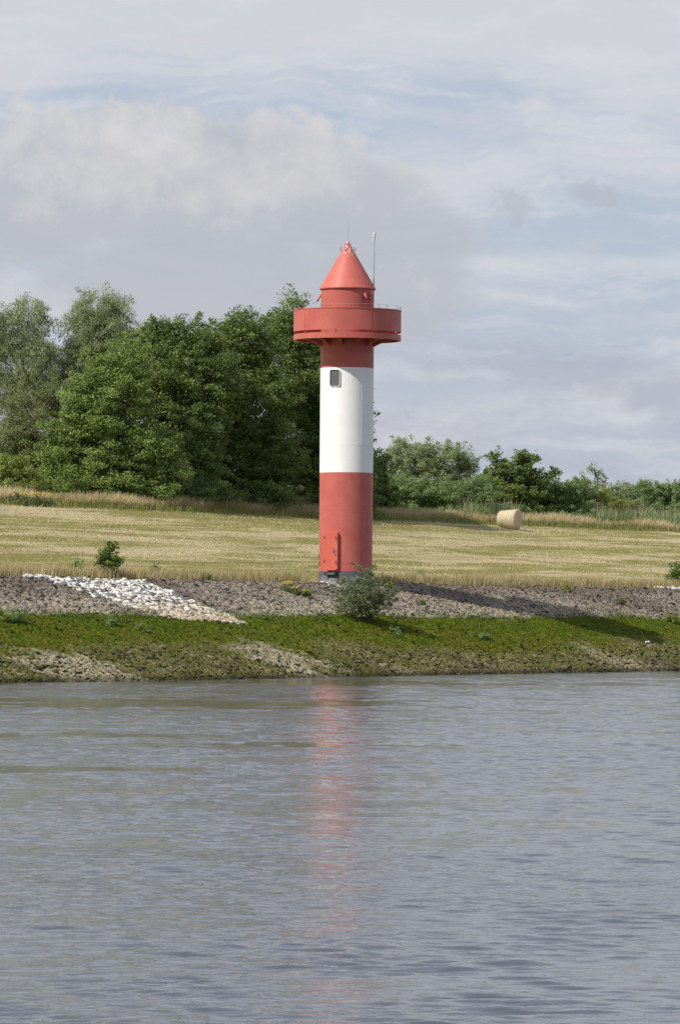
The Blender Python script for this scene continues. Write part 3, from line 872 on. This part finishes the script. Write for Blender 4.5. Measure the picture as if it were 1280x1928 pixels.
def foliage(lobes, style, r, k=1.0):
    s = STY[style]; Vs, Ts = [], []; tips = []
    for c_, rad_ in lobes:
        A = 4 * math.pi * ((rad_[0] * rad_[1]) ** 1.6 / 3 + (rad_[0] * rad_[2]) ** 1.6 / 3 + (rad_[1] * rad_[2]) ** 1.6 / 3) ** (1 / 1.6)
        nb = max(5, int(A * s['nb'] * k)); nl = s['nl']
        d = nrm(r.normal(size=(nb, 3))); rr_ = r.uniform(0.22, 1.0, nb) ** 0.45
        rr_ = np.where(r.random(nb) < .13, r.uniform(1.0, 1.15, nb), rr_)
        lob = 1 + 0.20 * np.sin(d[:, 0] * 5 + c_[0] * 3) * np.cos(d[:, 2] * 6 + c_[2] * 2)
        p_ = c_ + d * rad_ * (rr_ * lob)[:, None]
        o = nrm(d * [1, 1, .75] + np.array([0, 0, s['up']]) + r.normal(0, .28, (nb, 3)))
        L = r.uniform(*s['L'], nb) * (0.6 + .4 * rr_)
        up = np.array([0, 0, 1.0]); sd_ = nrm(np.cross(o, up) + 1e-4); tp = np.cross(sd_, o)
        t = r.random((nb, nl)) ** .8
        wd = s['w'] * (1.15 - .8 * t) * np.sqrt(L)[:, None] * 1.15
        pos = (p_[:, None] + o[:, None] * (L[:, None] * (t - .35))[..., None] + sd_[:, None] * (np.clip(r.normal(size=(nb, nl)), -2.2, 2.2) * wd)[..., None]
               + tp[:, None] * (r.normal(size=(nb, nl)) * wd * s['fl'])[..., None])
        if not s['droop']: pos[..., 2] -= (t ** 2 * L[:, None] * .10)
        nn = nrm(np.array([0, 0, .55]) + o[:, None] * .45 + r.normal(0, .62, (nb, nl, 3)) + np.array([0, -.15, 0]))
        ax = nrm(o[:, None] + r.normal(0, .6, (nb, nl, 3)) + (np.array([0, 0, -.8]) if s['droop'] else 0))
        sz = r.uniform(.65, 1.25, (nb, nl))
        v_, _ = leaf_quads(pos.reshape(-1, 3), nn.reshape(-1, 3), ax.reshape(-1, 3), (s['ll'] * sz).ravel(), (s['lw'] * sz).ravel())
        tint = np.clip(.5 + r.normal(0, .13, (nb, 1)) + r.normal(0, .18, (nb, nl)), 0, 1)
        Vs.append(v_); Ts.append(np.repeat(tint.ravel(), 4)); tips.append(np.concatenate([p_, rr_[:, None]], 1))
    v_ = np.concatenate(Vs); return v_, np.arange(len(v_)).reshape(-1, 4), np.concatenate(Ts), tips


LEAF = {
    'alder': leaf_mat('alder_leaf', (0.048, 0.080, 0.019), (0.106, 0.157, 0.031), (0.239, 0.294, 0.081), .26, .42),
    'alder_light': leaf_mat('young_leaf', (0.074, 0.121, 0.025), (0.155, 0.222, 0.048), (0.310, 0.377, 0.113), .30, .45),
    'willow': leaf_mat('willow_leaf', (0.118, 0.151, 0.071), (0.225, 0.261, 0.129), (0.371, 0.400, 0.232), .30, .5),
    'olive': leaf_mat('olive_leaf', (0.078, 0.098, 0.035), (0.157, 0.185, 0.066), (0.258, 0.292, 0.111), .28, .55),
    'yellow': leaf_mat('yellow_green_leaf', (0.108, 0.140, 0.022), (0.206, 0.250, 0.050), (0.340, 0.380, 0.101), .32, .5),
    'sallow': leaf_mat('sallow_leaf', (0.115, 0.162, 0.073), (0.230, 0.284, 0.134), (0.415, 0.452, 0.246), .28, .5),
    'green': leaf_mat('bush_leaf', (0.084, 0.135, 0.043), (0.169, 0.245, 0.085), (0.312, 0.400, 0.173), .30, .5),
    'shrub': leaf_mat('shrub_leaf', (.075, .095, .035), (.145, .175, .075), (.27, .29, .15), .3, .5),
    'dark': leaf_mat('dark_leaf', (0.052, 0.093, 0.020), (0.116, 0.170, 0.033), (0.242, 0.301, 0.077), .26, .45),
}


def make_tree(name, label, cat, px, d, lobes_px, style, leaf, seed, group=None, k=1.0, bark=BARK, trunk_r=.16, twigs=40, base_py=None):
    r = np.random.default_rng(seed)
    bx, by = W(px, 950, d)[:2]; bz = float(ground(bx, by))
    root = thing(name, label, cat, (bx, by, bz - .05), group)
    lobes = []
    for q in lobes_px:
        lx, ly, rx, rz = q[:4]; off = q[4] if len(q) > 4 else 0.0
        c_ = W(lx, ly, d + off); s_ = (d + off) / F
        rx_, rz_ = max(.25, rx * s_ - .25), max(.2, rz * s_ - .25)
        dep = min(max(rx_, rz_ * .8), 3.0)
        c_ = c_ - np.array([bx, by, bz - .05]); lobes.append((c_, np.array([rx_, dep, rz_])))
    v_, f_, t_, tips = foliage(lobes, style, r, k)
    v_[:, 2] = np.maximum(v_[:, 2], .02)
    mesh('crown', v_, f_, LEAF[leaf], root, False, attrs={'tint': ('FLOAT', t_)})
    # trunk with limbs into every lobe and twigs out to the boughs
    lst = []
    topz = max(c_[2] for c_, _ in lobes)
    cen = np.mean([c_ for c_, _ in lobes], 0)
    stem = [(0, 0, 0), (cen[0] * .15 + r.normal(0, .08), cen[1] * .1, topz * .25), (cen[0] * .45, cen[1] * .4, topz * .55), (cen[0] * .8, cen[1] * .8, topz * .95)]
    lst.append((stem, [trunk_r, trunk_r * .85, trunk_r * .55, trunk_r * .15]))
    for (c_, rad_), tp in zip(lobes, tips):
        h0 = min(.8, max(.08, (c_[2] - rad_[2] * 1.2) / max(topz, .1))) ; i0 = min(2, int(h0 / .33))
        st = np.array(stem[i0]) * (1 - (h0 * 3 - i0) % 1) + np.array(stem[i0 + 1]) * ((h0 * 3 - i0) % 1)
        mid = (st + c_) / 2 + r.normal(0, .15, 3)
        lst.append(([st, mid, c_, c_ + np.array([0, 0, rad_[2] * .7])], [trunk_r * .5, trunk_r * .38, trunk_r * .25, trunk_r * .06]))
        for q in r.choice(len(tp), min(len(tp), max(3, twigs // len(lobes))), replace=False):
            e_ = tp[q, :3]; mm_ = (c_ + e_) / 2 + r.normal(0, .12, 3) + np.array([0, 0, -.1])
            lst.append(([c_, mm_, e_], [trunk_r * .18, trunk_r * .10, .008]))
    tubes('trunk', lst, bark, root, 6)
    return root


G1 = 'broadleaf trees on the dike left of the tower'
A_ = make_tree('alder_tree', 'dense dark alder directly behind the tower, its crown reaching past both sides of the shaft', 'tree', 600, 268,
    [(540, 665, 62, 95), (520, 614, 34, 26), (563, 612, 14, 20), (600, 720, 70, 95, -1), (560, 825, 80, 90, -1), (600, 890, 70, 62, -2), (642, 740, 46, 95), (650, 860, 50, 85), (570, 945, 80, 30, -3), (660, 945, 60, 30, -2)], 'alder', 'alder', 11, G1)
make_tree('alder_tree', 'dark alder next to the tower tree, with a lower rounded top', 'tree', 470, 262,
    [(440, 690, 68, 90), (440, 626, 40, 32), (485, 640, 26, 40), (482, 770, 75, 95, -1), (425, 865, 75, 75, -2), (505, 880, 60, 66, -2), (410, 780, 60, 80), (470, 938, 90, 30, -3)], 'alder', 'alder', 12, G1)
make_tree('alder_tree', 'broad alder in the middle of the dark grove', 'tree', 340, 256,
    [(320, 720, 85, 95), (298, 652, 45, 42), (352, 640, 42, 46), (345, 800, 85, 95, -1), (395, 705, 48, 78), (335, 880, 80, 56, -2), (250, 700, 50, 60), (350, 930, 90, 30, -3)], 'alder', 'alder', 13, G1)
make_tree('maple_tree', 'lighter green bushy tree at the front left of the grove, branches down to the grass', 'tree', 200, 249,
    [(190, 850, 105, 66), (130, 878, 66, 42), (205, 750, 78, 82), (232, 690, 46, 50), (275, 868, 76, 60), (165, 800, 70, 60, -1), (150, 912, 100, 24, -1), (250, 920, 80, 24, -1)], 'alder', 'alder_light', 14, G1)
G2 = 'willows behind the grove'
make_tree('willow_tree', 'tall pale willow at the left edge of the photo', 'tree', 45, 268,
    [(55, 592, 42, 42), (8, 625, 48, 48), (20, 690, 62, 70), (75, 690, 38, 82), (42, 780, 64, 75), (30, 860, 60, 60)], 'willow', 'willow', 21, G2, bark=PALEBARK)
make_tree('willow_tree', 'tallest pale willow with a round top, second from the left edge', 'tree', 185, 270,
    [(185, 580, 50, 40), (160, 630, 45, 62), (215, 620, 40, 68), (150, 700, 42, 62), (225, 680, 45, 60), (180, 680, 60, 90)], 'willow', 'willow', 22, G2, bark=PALEBARK)
make_tree('willow_tree', 'small willow top showing between the round willow and the dark grove', 'tree', 285, 275,
    [(285, 632, 40, 32), (290, 690, 50, 50)], 'willow', 'willow', 23, G2, bark=PALEBARK)
make_tree('hawthorn_bush', 'olive brown thorny bush under the left willow', 'bush', 70, 250,
    [(65, 790, 62, 72), (15, 845, 45, 45), (95, 850, 45, 50), (45, 865, 60, 45), (100, 740, 24, 50), (70, 905, 90, 32)], 'bush', 'olive', 31, bark=PALEBARK, twigs=150, k=.6)
make_tree('elder_bush', 'low yellow green bush at the left edge above the tall grass', 'bush', 22, 240,
    [(20, 882, 42, 28), (-15, 880, 30, 34), (62, 895, 22, 20), (20, 918, 60, 18)], 'bush', 'yellow', 32)

G3 = 'bushes on the dike right of the tower'
make_tree('alder_bush', 'dark bush close against the right side of the tower shaft', 'bush', 712, 275,
    [(700, 920, 36, 58), (728, 935, 26, 36), (716, 870, 20, 26), (725, 965, 40, 24)], 'broad', 'dark', 41, G3)
make_tree('sallow_bush', 'large round grey green sallow right of the tower', 'bush', 800, 290,
    [(772, 855, 46, 34), (835, 868, 52, 42), (800, 905, 72, 40), (882, 880, 22, 32), (745, 885, 26, 36), (830, 945, 80, 34)], 'bush', 'sallow', 42, G3)
make_tree('willow_bush', 'fresh green low bush in front of the grey sallow', 'bush', 810, 283,
    [(780, 930, 56, 30), (845, 932, 50, 30), (745, 945, 36, 26), (890, 945, 36, 24), (770, 966, 60, 20), (860, 970, 70, 20), (905, 925, 40, 30), (730, 915, 40, 30)], 'bush', 'green', 43, G3)
make_tree('cherry_tree', 'dark green broadleaf small tree with loose shoots above the hay bale', 'tree', 965, 298,
    [(962, 893, 46, 34), (992, 862, 24, 14), (930, 862, 16, 12), (925, 905, 26, 26), (1012, 905, 24, 24), (1042, 890, 9, 9), (960, 930, 60, 26), (950, 965, 80, 24)], 'broad', 'dark', 44, G3)
make_tree('rose_bush', 'low mid green bush behind the reeds right of the bale', 'bush', 1055, 300,
    [(1060, 935, 40, 24), (1085, 912, 22, 14), (1050, 955, 50, 22), (1020, 950, 30, 25), (1050, 978, 70, 20), (1020, 925, 40, 26), (1075, 930, 50, 24)], 'bush', 'green', 45, G3)
make_tree('aspen_tree', 'slim airy young tree standing highest in the right hand bushes', 'tree', 1120, 306,
    [(1118, 885, 22, 16), (1100, 905, 18, 14), (1140, 905, 20, 14), (1118, 920, 40, 18), (1120, 950, 50, 24), (1085, 915, 26, 16), (1150, 925, 30, 18)], 'sparse', 'willow', 46, G3)
make_tree('elder_bush', 'yellow green flowering elder in front of the airy young tree', 'bush', 1140, 300,
    [(1135, 935, 28, 16), (1155, 955, 30, 18), (1150, 982, 50, 18)], 'bush', 'yellow', 47, G3)
make_tree('willow_bush', 'loose willow bush at the right edge of the photo', 'bush', 1230, 312,
    [(1208, 915, 22, 12), (1230, 930, 40, 18), (1275, 930, 34, 20), (1250, 955, 60, 22), (1310, 940, 40, 30), (1250, 985, 90, 20), (1190, 935, 40, 26), (1255, 918, 26, 14), (1290, 920, 26, 16)], 'bush', 'green', 48, G3)
make_tree('sallow_bush', 'small grey green bush left of the loose willow bush', 'bush', 1180, 308,
    [(1170, 930, 26, 18), (1185, 958, 40, 22), (1090, 960, 44, 18)], 'bush', 'sallow', 49, G3)


# ---- blades
def blades(base, height, width, lean, tint, r, name, m, label, cat='grass'):
    n = len(base)
    a_ = r.uniform(0, math.pi, n); sd_ = np.stack([np.cos(a_), np.sin(a_), 0 * a_], -1)
    ld = np.stack([lean[:, 0], lean[:, 1], np.zeros(n)], -1)
    v_ = []
    for t, w_ in ((0, 1), (.55, .8), (1.0, .12)):
        c_ = base + np.array([0, 0, 1.0]) * (height * t * (1 - .12 * t))[:, None] + ld * (height * t * t)[:, None]
        v_ += [c_ - sd_ * (width * w_ / 2)[:, None], c_ + sd_ * (width * w_ / 2)[:, None]]
    v_ = np.stack(v_, 1).reshape(-1, 3); i = (np.arange(n) * 6)[:, None]
    f_ = np.concatenate([i + [0, 1, 3, 2], i + [2, 3, 5, 4]], 0)
    return tag(mesh(name, v_, f_, m, None, False, attrs={'tint': ('FLOAT', np.repeat(tint, 6))}), label, cat, kind='stuff')


DRY = leaf_mat('dry_grass', (.20, .175, .055), (.42, .345, .17), (.64, .55, .33), .3, .7, (.6, .5, .25))
LUSH = leaf_mat('green_grass', (.10, .13, .03), (.20, .22, .06), (.40, .36, .15), .3, .7)
REED = leaf_mat('reed', (.09, .15, .055), (.17, .25, .10), (.52, .45, .28), .3, .6)

# crest fringe
n = 52000
u = rng.uniform(-34, 72, n); v = 12.25 + np.abs(rng.normal(0, .55, n)); v = np.where(rng.random(n) < .12, rng.uniform(11.75, 12.3, n), v)
x, y = to_xy(u, v); keep = (np.hypot(x - TX, y - TY) > 1.55) & ~((np.abs(x - TX) < 1.8) & (np.abs(y - TY + 3.5) < 3.5) & (rng.random(n) < .93)); x, y, u, v = x[keep], y[keep], u[keep], v[keep]; n = len(x)
cl = fbm(u * .8, v * .8, 5, 3)
hh = rng.uniform(.18, .62, n) * (.55 + .9 * cl)
hh = hh * np.where(np.hypot(x - TX, y - TY) < 2.6, .45, 1)
blades(np.stack([x, y, ground(x, y)], -1), hh, rng.uniform(.012, .028, n), rng.normal(0, .18, (n, 2)) + [.08, 0],
       np.clip(.52 + (cl - .5) * .5 + rng.normal(0, .2, n), 0, 1), rng, 'dry_grass', DRY, 'pale dry uncut grass along the crest of the bank')
# tall grass at the back edge of the field
n = 90000
u = rng.uniform(-5, 130, n); v = rng.normal(40.6, 1.0, n); v = np.maximum(v, 38.7 + fbm(u * .4, u * 0, 8, 2) * 1.2)
x, y = to_xy(u, v); cl = fbm(u * .35, v * .6, 15, 3)
left = np.clip((45 - u) / 25, 0, 1)
hh = rng.uniform(.35, .85, n) * (.6 + .8 * cl) * (1 + .25 * left)
blades(np.stack([x, y, ground(x, y)], -1), hh, rng.uniform(.016, .034, n), rng.normal(0, .22, (n, 2)) + [.10, 0],
       np.clip(.50 + (cl - .5) * .9 + (hh - .5) * .4 + rng.normal(0, .2, n), 0, 1), rng, 'tall_grass', DRY, 'tall straw coloured grass along the upper edge of the mown field')
n = 30000
u = rng.uniform(-5, 130, n); v = rng.normal(40.0, .9, n); v = np.maximum(v, 38.4); x, y = to_xy(u, v)
blades(np.stack([x, y, ground(x, y)], -1), rng.uniform(.2, .5, n), rng.uniform(.02, .04, n), rng.normal(0, .25, (n, 2)),
       np.clip(rng.normal(.45, .22, n), 0, 1), rng, 'green_grass', LUSH, 'greener grass at the foot of the tall straw coloured grass')
# drooping plumes in front of the dark grove
n = 1500
pts = np.array([W(q, 950, 250 + (q - 160) * .032) for q in np.repeat(rng.uniform(150, 640, 60), 25)])
x, y = pts[:, 0] + rng.normal(0, .35, n), pts[:, 1] + rng.normal(0, .4, n)
u, v = to_uv(x, y); v = np.clip(v, 39.3, 41.2); x, y = to_xy(u, v)
blades(np.stack([x, y, ground(x, y)], -1), rng.uniform(.8, 1.35, n), rng.uniform(.03, .055, n), rng.normal(0, .16, (n, 2)) + [.38, 0.05],
       np.clip(rng.normal(.75, .15, n), 0, 1), rng, 'feather_grass', DRY, 'arching pale grass plumes in front of the dark grove')
# reeds right of the tower
n = 9000
px = rng.uniform(870, 1300, n); cl = fbm(px * .012, px * 0, 3, 3)
px = px[cl > .40]; n = len(px)
d_e = 262 * .577 / (.577 - (px - 640) / F) + rng.uniform(3.0, 9, n)
P_ = np.array([W(a_, 960, b_) for a_, b_ in zip(px, d_e)]); hh = rng.uniform(.7, 1.55, n)
stalk = rng.random(n) < .16
blades(np.stack([P_[:, 0], P_[:, 1], ground(P_[:, 0], P_[:, 1])], -1), np.where(stalk, hh * 1.35, hh * 1.0), np.where(stalk, .022, .05), rng.normal(0, .07, (n, 2)) + np.where(stalk, 0, 1)[:, None] * rng.normal(.08, .2, (n, 2)),
       np.where(stalk, .95, np.clip(rng.normal(.3, .15, n), 0, .6)), rng, 'reeds', REED, 'stand of green reeds with pale dead stalks behind the hay bale', 'reeds')
# stubble on the mown field
n = 70000
u = rng.uniform(-20, 100, n); v = rng.uniform(13.2, 39, n); x, y = to_xy(u, v); cl = fbm(u * .12, v * 1.1, 25, 4)
blades(np.stack([x, y, ground(x, y)], -1), rng.uniform(.03, .10, n), rng.uniform(.02, .06, n), rng.normal(0, .7, (n, 2)),
       np.clip(.62 + (cl - .5) * 1.6 + rng.normal(0, .15, n), 0, 1), rng, 'stubble', DRY, 'cut straw and short stubble on the mown field')


# sprigs of green at the top of the algae zone and dotted over it
n = 16000
u = rng.uniform(-31, 60, n); v = np.where(rng.random(n) < .6, rng.normal(7.2, .45, n), rng.uniform(2.5, 7.4, n)); cl = fbm(u * .9, v * 1.2, 99, 3)
kp = cl > .52; u, v, cl = u[kp], v[kp], cl[kp]; n = len(u); x, y = to_xy(u, v)
blades(np.stack([x, y, ground_uv(u, v) + .02], -1), rng.uniform(.05, .17, n), rng.uniform(.02, .05, n), rng.normal(0, .6, (n, 2)),
       np.clip(rng.normal(.25, .2, n), 0, 1), rng, 'bank_weeds', leaf_mat('bank_weed', (.05, .085, .008), (.09, .13, .015), (.20, .24, .06), .25, .6), 'short green weeds sprouting through the algae on the bank')


# ---- single plants
def plant(name, label, cat, px, py, h_, wd, style, leaf, seed, k=1.0, group=None, nst=7, leaflen=None, pos=None, lower=0.25, shape=None):
    r = np.random.default_rng(seed); p_ = hit(px, py) if pos is None else np.array(pos)
    gz = float(ground(p_[0], p_[1])); root = thing(name, label, cat, (p_[0], p_[1], gz), group)
    lobes = []; st = []
    for i in range(nst):
        a_ = r.uniform(0, 6.28); q = r.uniform(0, 1) ** .6; tipz = h_ * r.uniform(.6, 1.0) * (1 - .35 * q)
        c_ = np.array([math.cos(a_) * q * wd * .40, math.sin(a_) * q * wd * .40, tipz * .62])
        lobes.append((c_, np.array([wd * .16, wd * .16, tipz * (.5 - lower * .5)])))
        top = c_ + [0, 0, tipz * .40]; st.append(([(0, 0, 0), c_ * [.4, .4, .5], c_, top], [.02 * h_ ** .5, .014 * h_ ** .5, .008, .003]))
    if shape:
        lobes = [(np.array([a_, 0.0, b_]), np.array([q_, q_, q_ * 1.15])) for a_, b_, q_ in shape]
        st = [([(0, 0, 0), (a_ * .2, .02, b_ * .5), (a_, 0, b_), (a_ * 1.1, 0, b_ + q_)], [.028, .02, .012, .004]) for a_, b_, q_ in shape]
    s = STY[style]; old = dict(s)
    if leaflen: f0 = leaflen / s['ll']; s['ll'] *= f0; s['lw'] *= f0; s['L'] = (s['L'][0] * f0, s['L'][1] * f0); s['w'] *= f0; s['nb'] = s['nb'] / f0 ** 1.2
    v_, f_, t_, _ = foliage(lobes, style, r, k); s.update(old)
    v_[:, 2] = np.maximum(v_[:, 2], .01)
    mesh('leaves', v_, f_, LEAF[leaf], root, attrs={'tint': ('FLOAT', t_)})
    tubes('stems', st, BARK, root, 5)
    return root


plant('sapling', 'small dark green leafy sapling at the crest beside the white stones', 'sapling', 204, 1088, 1.3, .75, 'broad', 'dark', 61, .8, leaflen=.10,
      shape=[(0, .18, .15), (.04, .45, .15), (-.04, .72, .14), (-.24, .82, .12), (.22, .62, .13), (.30, .74, .08), (.0, 1.0, .09), (.04, 1.22, .06)])
plant('sapling', 'leafy sapling cut by the right edge of the photo', 'sapling', 1287, 1108, 1.9, 1.2, 'broad', 'dark', 62, .5, nst=8, leaflen=.13)
plant('willow_shrub', 'silvery willow shrub growing on the bank in front of the tower', 'shrub', 692, 1172, 2.85, 3.15, 'sparse', 'shrub', 63, .52, nst=30, leaflen=.085, lower=.1)
rw = 'small weeds dotted over the bank'
for i, (px_, py_, hh_, lf_, lab) in enumerate((
        (385 // 1, 1092, .38, 'green', None), (145, 1080, .55, 'green', 'thin green weed in the dry grass left of the sapling'),
        (288, 1082, .55, 'green', 'thin green weed in the dry grass right of the sapling'),
        (8, 1170, .55, 'yellow', 'pale green weed tuft at the left edge on the upper green band'), (32, 1172, .50, 'green', 'grassy weed tuft second from the left edge on the green band'),
        (212, 1178, .32, 'green', 'small tuft on the algae below the white stones'), (790, 1088, .3, 'green', 'small green weed in the dry grass right of the tower'),
        (1068, 1115, .42, 'yellow', 'green weed at the crest right of the tower shadow'), (914, 1205, .30, 'green', 'small dark green tuft on the algae right of the shrub'),
        (743, 1196, .34, 'green', 'small leafy tuft in the shadow of the willow shrub'), (1262, 1172, .45, 'yellow', 'grassy tuft on the algae near the right edge'),
        (728, 1108, .55, 'yellow', 'pale feathery weed behind the right side of the willow shrub'), (1165, 1138, .35, 'olive', 'dull dry weed among the grey stones at the right'),
        (795, 1142, .30, 'olive', 'dull dry weed among the grey stones right of the shrub'), (270, 1190, .34, 'yellow', 'thin reed like tuft on the algae below the white strip'))):
    plant('weed', lab or 'low weed at the crest between the white stones and the tower', 'weed', px_, py_, hh_, hh_ * 1.0, 'sparse', lf_, 100 + i, 1.6, rw, nst=5, leaflen=.07)

YEL = plain('yellow_petals', (.75, .50, .02), .6, 0, 20, .1)


def ragwort(label, px, py, h_, n_, seed, pos=None):
    r = np.random.default_rng(seed)
    root = plant('ragwort_plant', label, 'flowers', px, py, h_, h_ * .9, 'sparse', 'olive', seed, .42, 'yellow flowering ragwort plants', nst=5, leaflen=.07, pos=pos)
    a_ = r.uniform(0, 6.28, n_); q = r.uniform(0, 1, n_) ** .5 * h_ * .5
    bv, bf = ico(1); first = None
    for k_ in range(n_):
        if first is None: first = o_ = mesh('flower_head', bv * np.array([.033, .033, .02]), bf, YEL, root)
        else: o_ = first.copy(); C.objects.link(o_); o_.parent = root
        o_.location = (math.cos(a_[k_]) * q[k_], math.sin(a_[k_]) * q[k_], h_ * r.uniform(.75, 1.02))


for i, (a_, b_, hh_, nn_, lab) in enumerate(((541, 1116, .50, 34, 'ragwort with the most yellow heads, left one of the clump left of the tower foot'), (556, 1122, .42, 16, 'middle ragwort of the clump left of the tower foot'),
        (577, 1127, .40, 12, 'rightmost sparse ragwort of the clump left of the tower foot'))):
    ragwort(lab, a_, b_, hh_, nn_, 200 + i)
for i, (a_, lab) in enumerate(((28, 'yellow ragwort at the upper field edge, nearest the left edge'), (42, 'yellow ragwort at the upper field edge, second from the left'), (60, 'small yellow ragwort at the upper field edge between two bigger ones'),
                               (76, 'brightest yellow ragwort at the upper field edge, rightmost of four'))):
    q = W(a_, 948, 232 + a_ * .045); uu, vv = to_uv(q[0], q[1]); xx, yy = to_xy(uu, 38.9)
    ragwort(lab, 0, 0, .7, 18 + 8 * (i % 2), 210 + i, (xx, yy, 0))

# ------------------------------------------------------------------ hay bale
m, g, p, _ = mat('hay')
tc = g.new('ShaderNodeTexCoord').outputs['Object']
n1 = g.noise(g.mapping(tc, scale=(1, 7, 7)), 7, 6, .75); n2 = g.noise(tc, 30, 4, .7); n3 = g.noise(tc, 7, 3, .5)
c = g.mix(n1, (.42, .35, .22), (.80, .69, .49)); c = g.mix(g.mul(g.step(n2, .50, .36), .4), c, (.18, .13, .06)); c = g.mix(g.mul(g.step(n3, .66, .72), .6), c, (.15, .11, .06))
g.l.new(c, p.inputs['Base Color']); p.inputs['Roughness'].default_value = .95; bump(g, p, g.add(n1, n2), .9, .04)
HAY = m
bp = hit(957, 996); bz = float(ground(bp[0], bp[1]))
bale = thing('hay_bale', 'single round straw bale lying on the slope at the upper edge of the mown field', 'hay bale', (bp[0], bp[1], bz))
R0, Lb = .63, 1.30
prof = [(0, -Lb / 2 - .01), (.30, -Lb / 2), (R0 * .60, -Lb / 2 + .01), (R0 * .70, -Lb / 2 + .05), (R0 * .78, -Lb / 2 + .14), (R0 * .87, -.2), (R0 * .97, .2), (R0 * 1.02, Lb / 2 - .12), (R0 * .99, Lb / 2 - .04), (R0 * .9, Lb / 2), (.3, Lb / 2 - .01), (0, Lb / 2 - .015)]
an = np.arange(48) * 2 * math.pi / 48; V_ = []
for k_, (r_i, zz_) in enumerate(prof):
    for a_ in an:
        rr_ = r_i * (1 + .025 * math.sin(3 * a_ + k_) + .012 * math.sin(11 * a_ + 2 * k_)); V_.append((zz_, rr_ * math.cos(a_), rr_ * math.sin(a_) * (0.97 if math.sin(a_) < 0 else 1.0)))
i = np.arange(len(prof) * 48).reshape(len(prof), 48)
ff = np.concatenate([np.stack([i[k_], i[k_ + 1], np.roll(i[k_ + 1], -1), np.roll(i[k_], -1)], -1) for k_ in range(len(prof) - 1)])
b_ = mesh('straw_body', V_, ff, HAY, bale, True, sharp=50)
b_.rotation_euler = (0, rad(3), rad(-27)); b_.location = (0, 0, R0 * .93)
# loose straws sticking out
r = np.random.default_rng(3); n = 700; a_ = r.uniform(0, 6.28, n); zz_ = r.uniform(-Lb / 2 + .05, Lb / 2 - .05, n)
rr_ = R0 * (.80 + .22 * (zz_ + Lb / 2) / Lb); base = np.stack([zz_, rr_ * np.cos(a_), rr_ * np.sin(a_)], -1); out_ = np.stack([r.normal(0, .5, n), np.cos(a_) + r.normal(0, .6, n), np.sin(a_) + r.normal(0, .6, n)], -1)
out_ = nrm(out_); sd_ = nrm(np.cross(out_, r.normal(size=(n, 3)))); ln = r.uniform(.04, .11, n)[:, None]
v_ = np.stack([base - out_ * .02 - sd_ * .005, base - out_ * .02 + sd_ * .005, base + out_ * ln + sd_ * .003, base + out_ * ln - sd_ * .003], 1).reshape(-1, 3)
s_ = mesh('loose_straw', v_, np.arange(n * 4).reshape(-1, 4), HAY, b_)
# white scrap on the algae
p_ = hit(1218, 1212); bm = bmesh.new()
box_bm(bm, 0, 0, .05, .22, .12, .08, Matrix.Rotation(.4, 4, 'Z') @ Matrix.Rotation(.2, 4, 'X'), .02)
o = obj('plastic_canister', bm, PALE); o.location = (p_[0], p_[1], p_[2] + .03)
lid = bmesh.new(); bmesh.ops.create_cone(lid, cap_ends=True, segments=12, radius1=.03, radius2=.028, depth=.03, matrix=Matrix.Rotation(.4, 4, 'Z') @ Matrix.Rotation(.2, 4, 'X') @ Matrix.Translation((.06, 0, .105)))
obj('lid', lid, PALE, o)
tag(o, 'small white plastic canister washed up on the green algae at the right', 'canister')
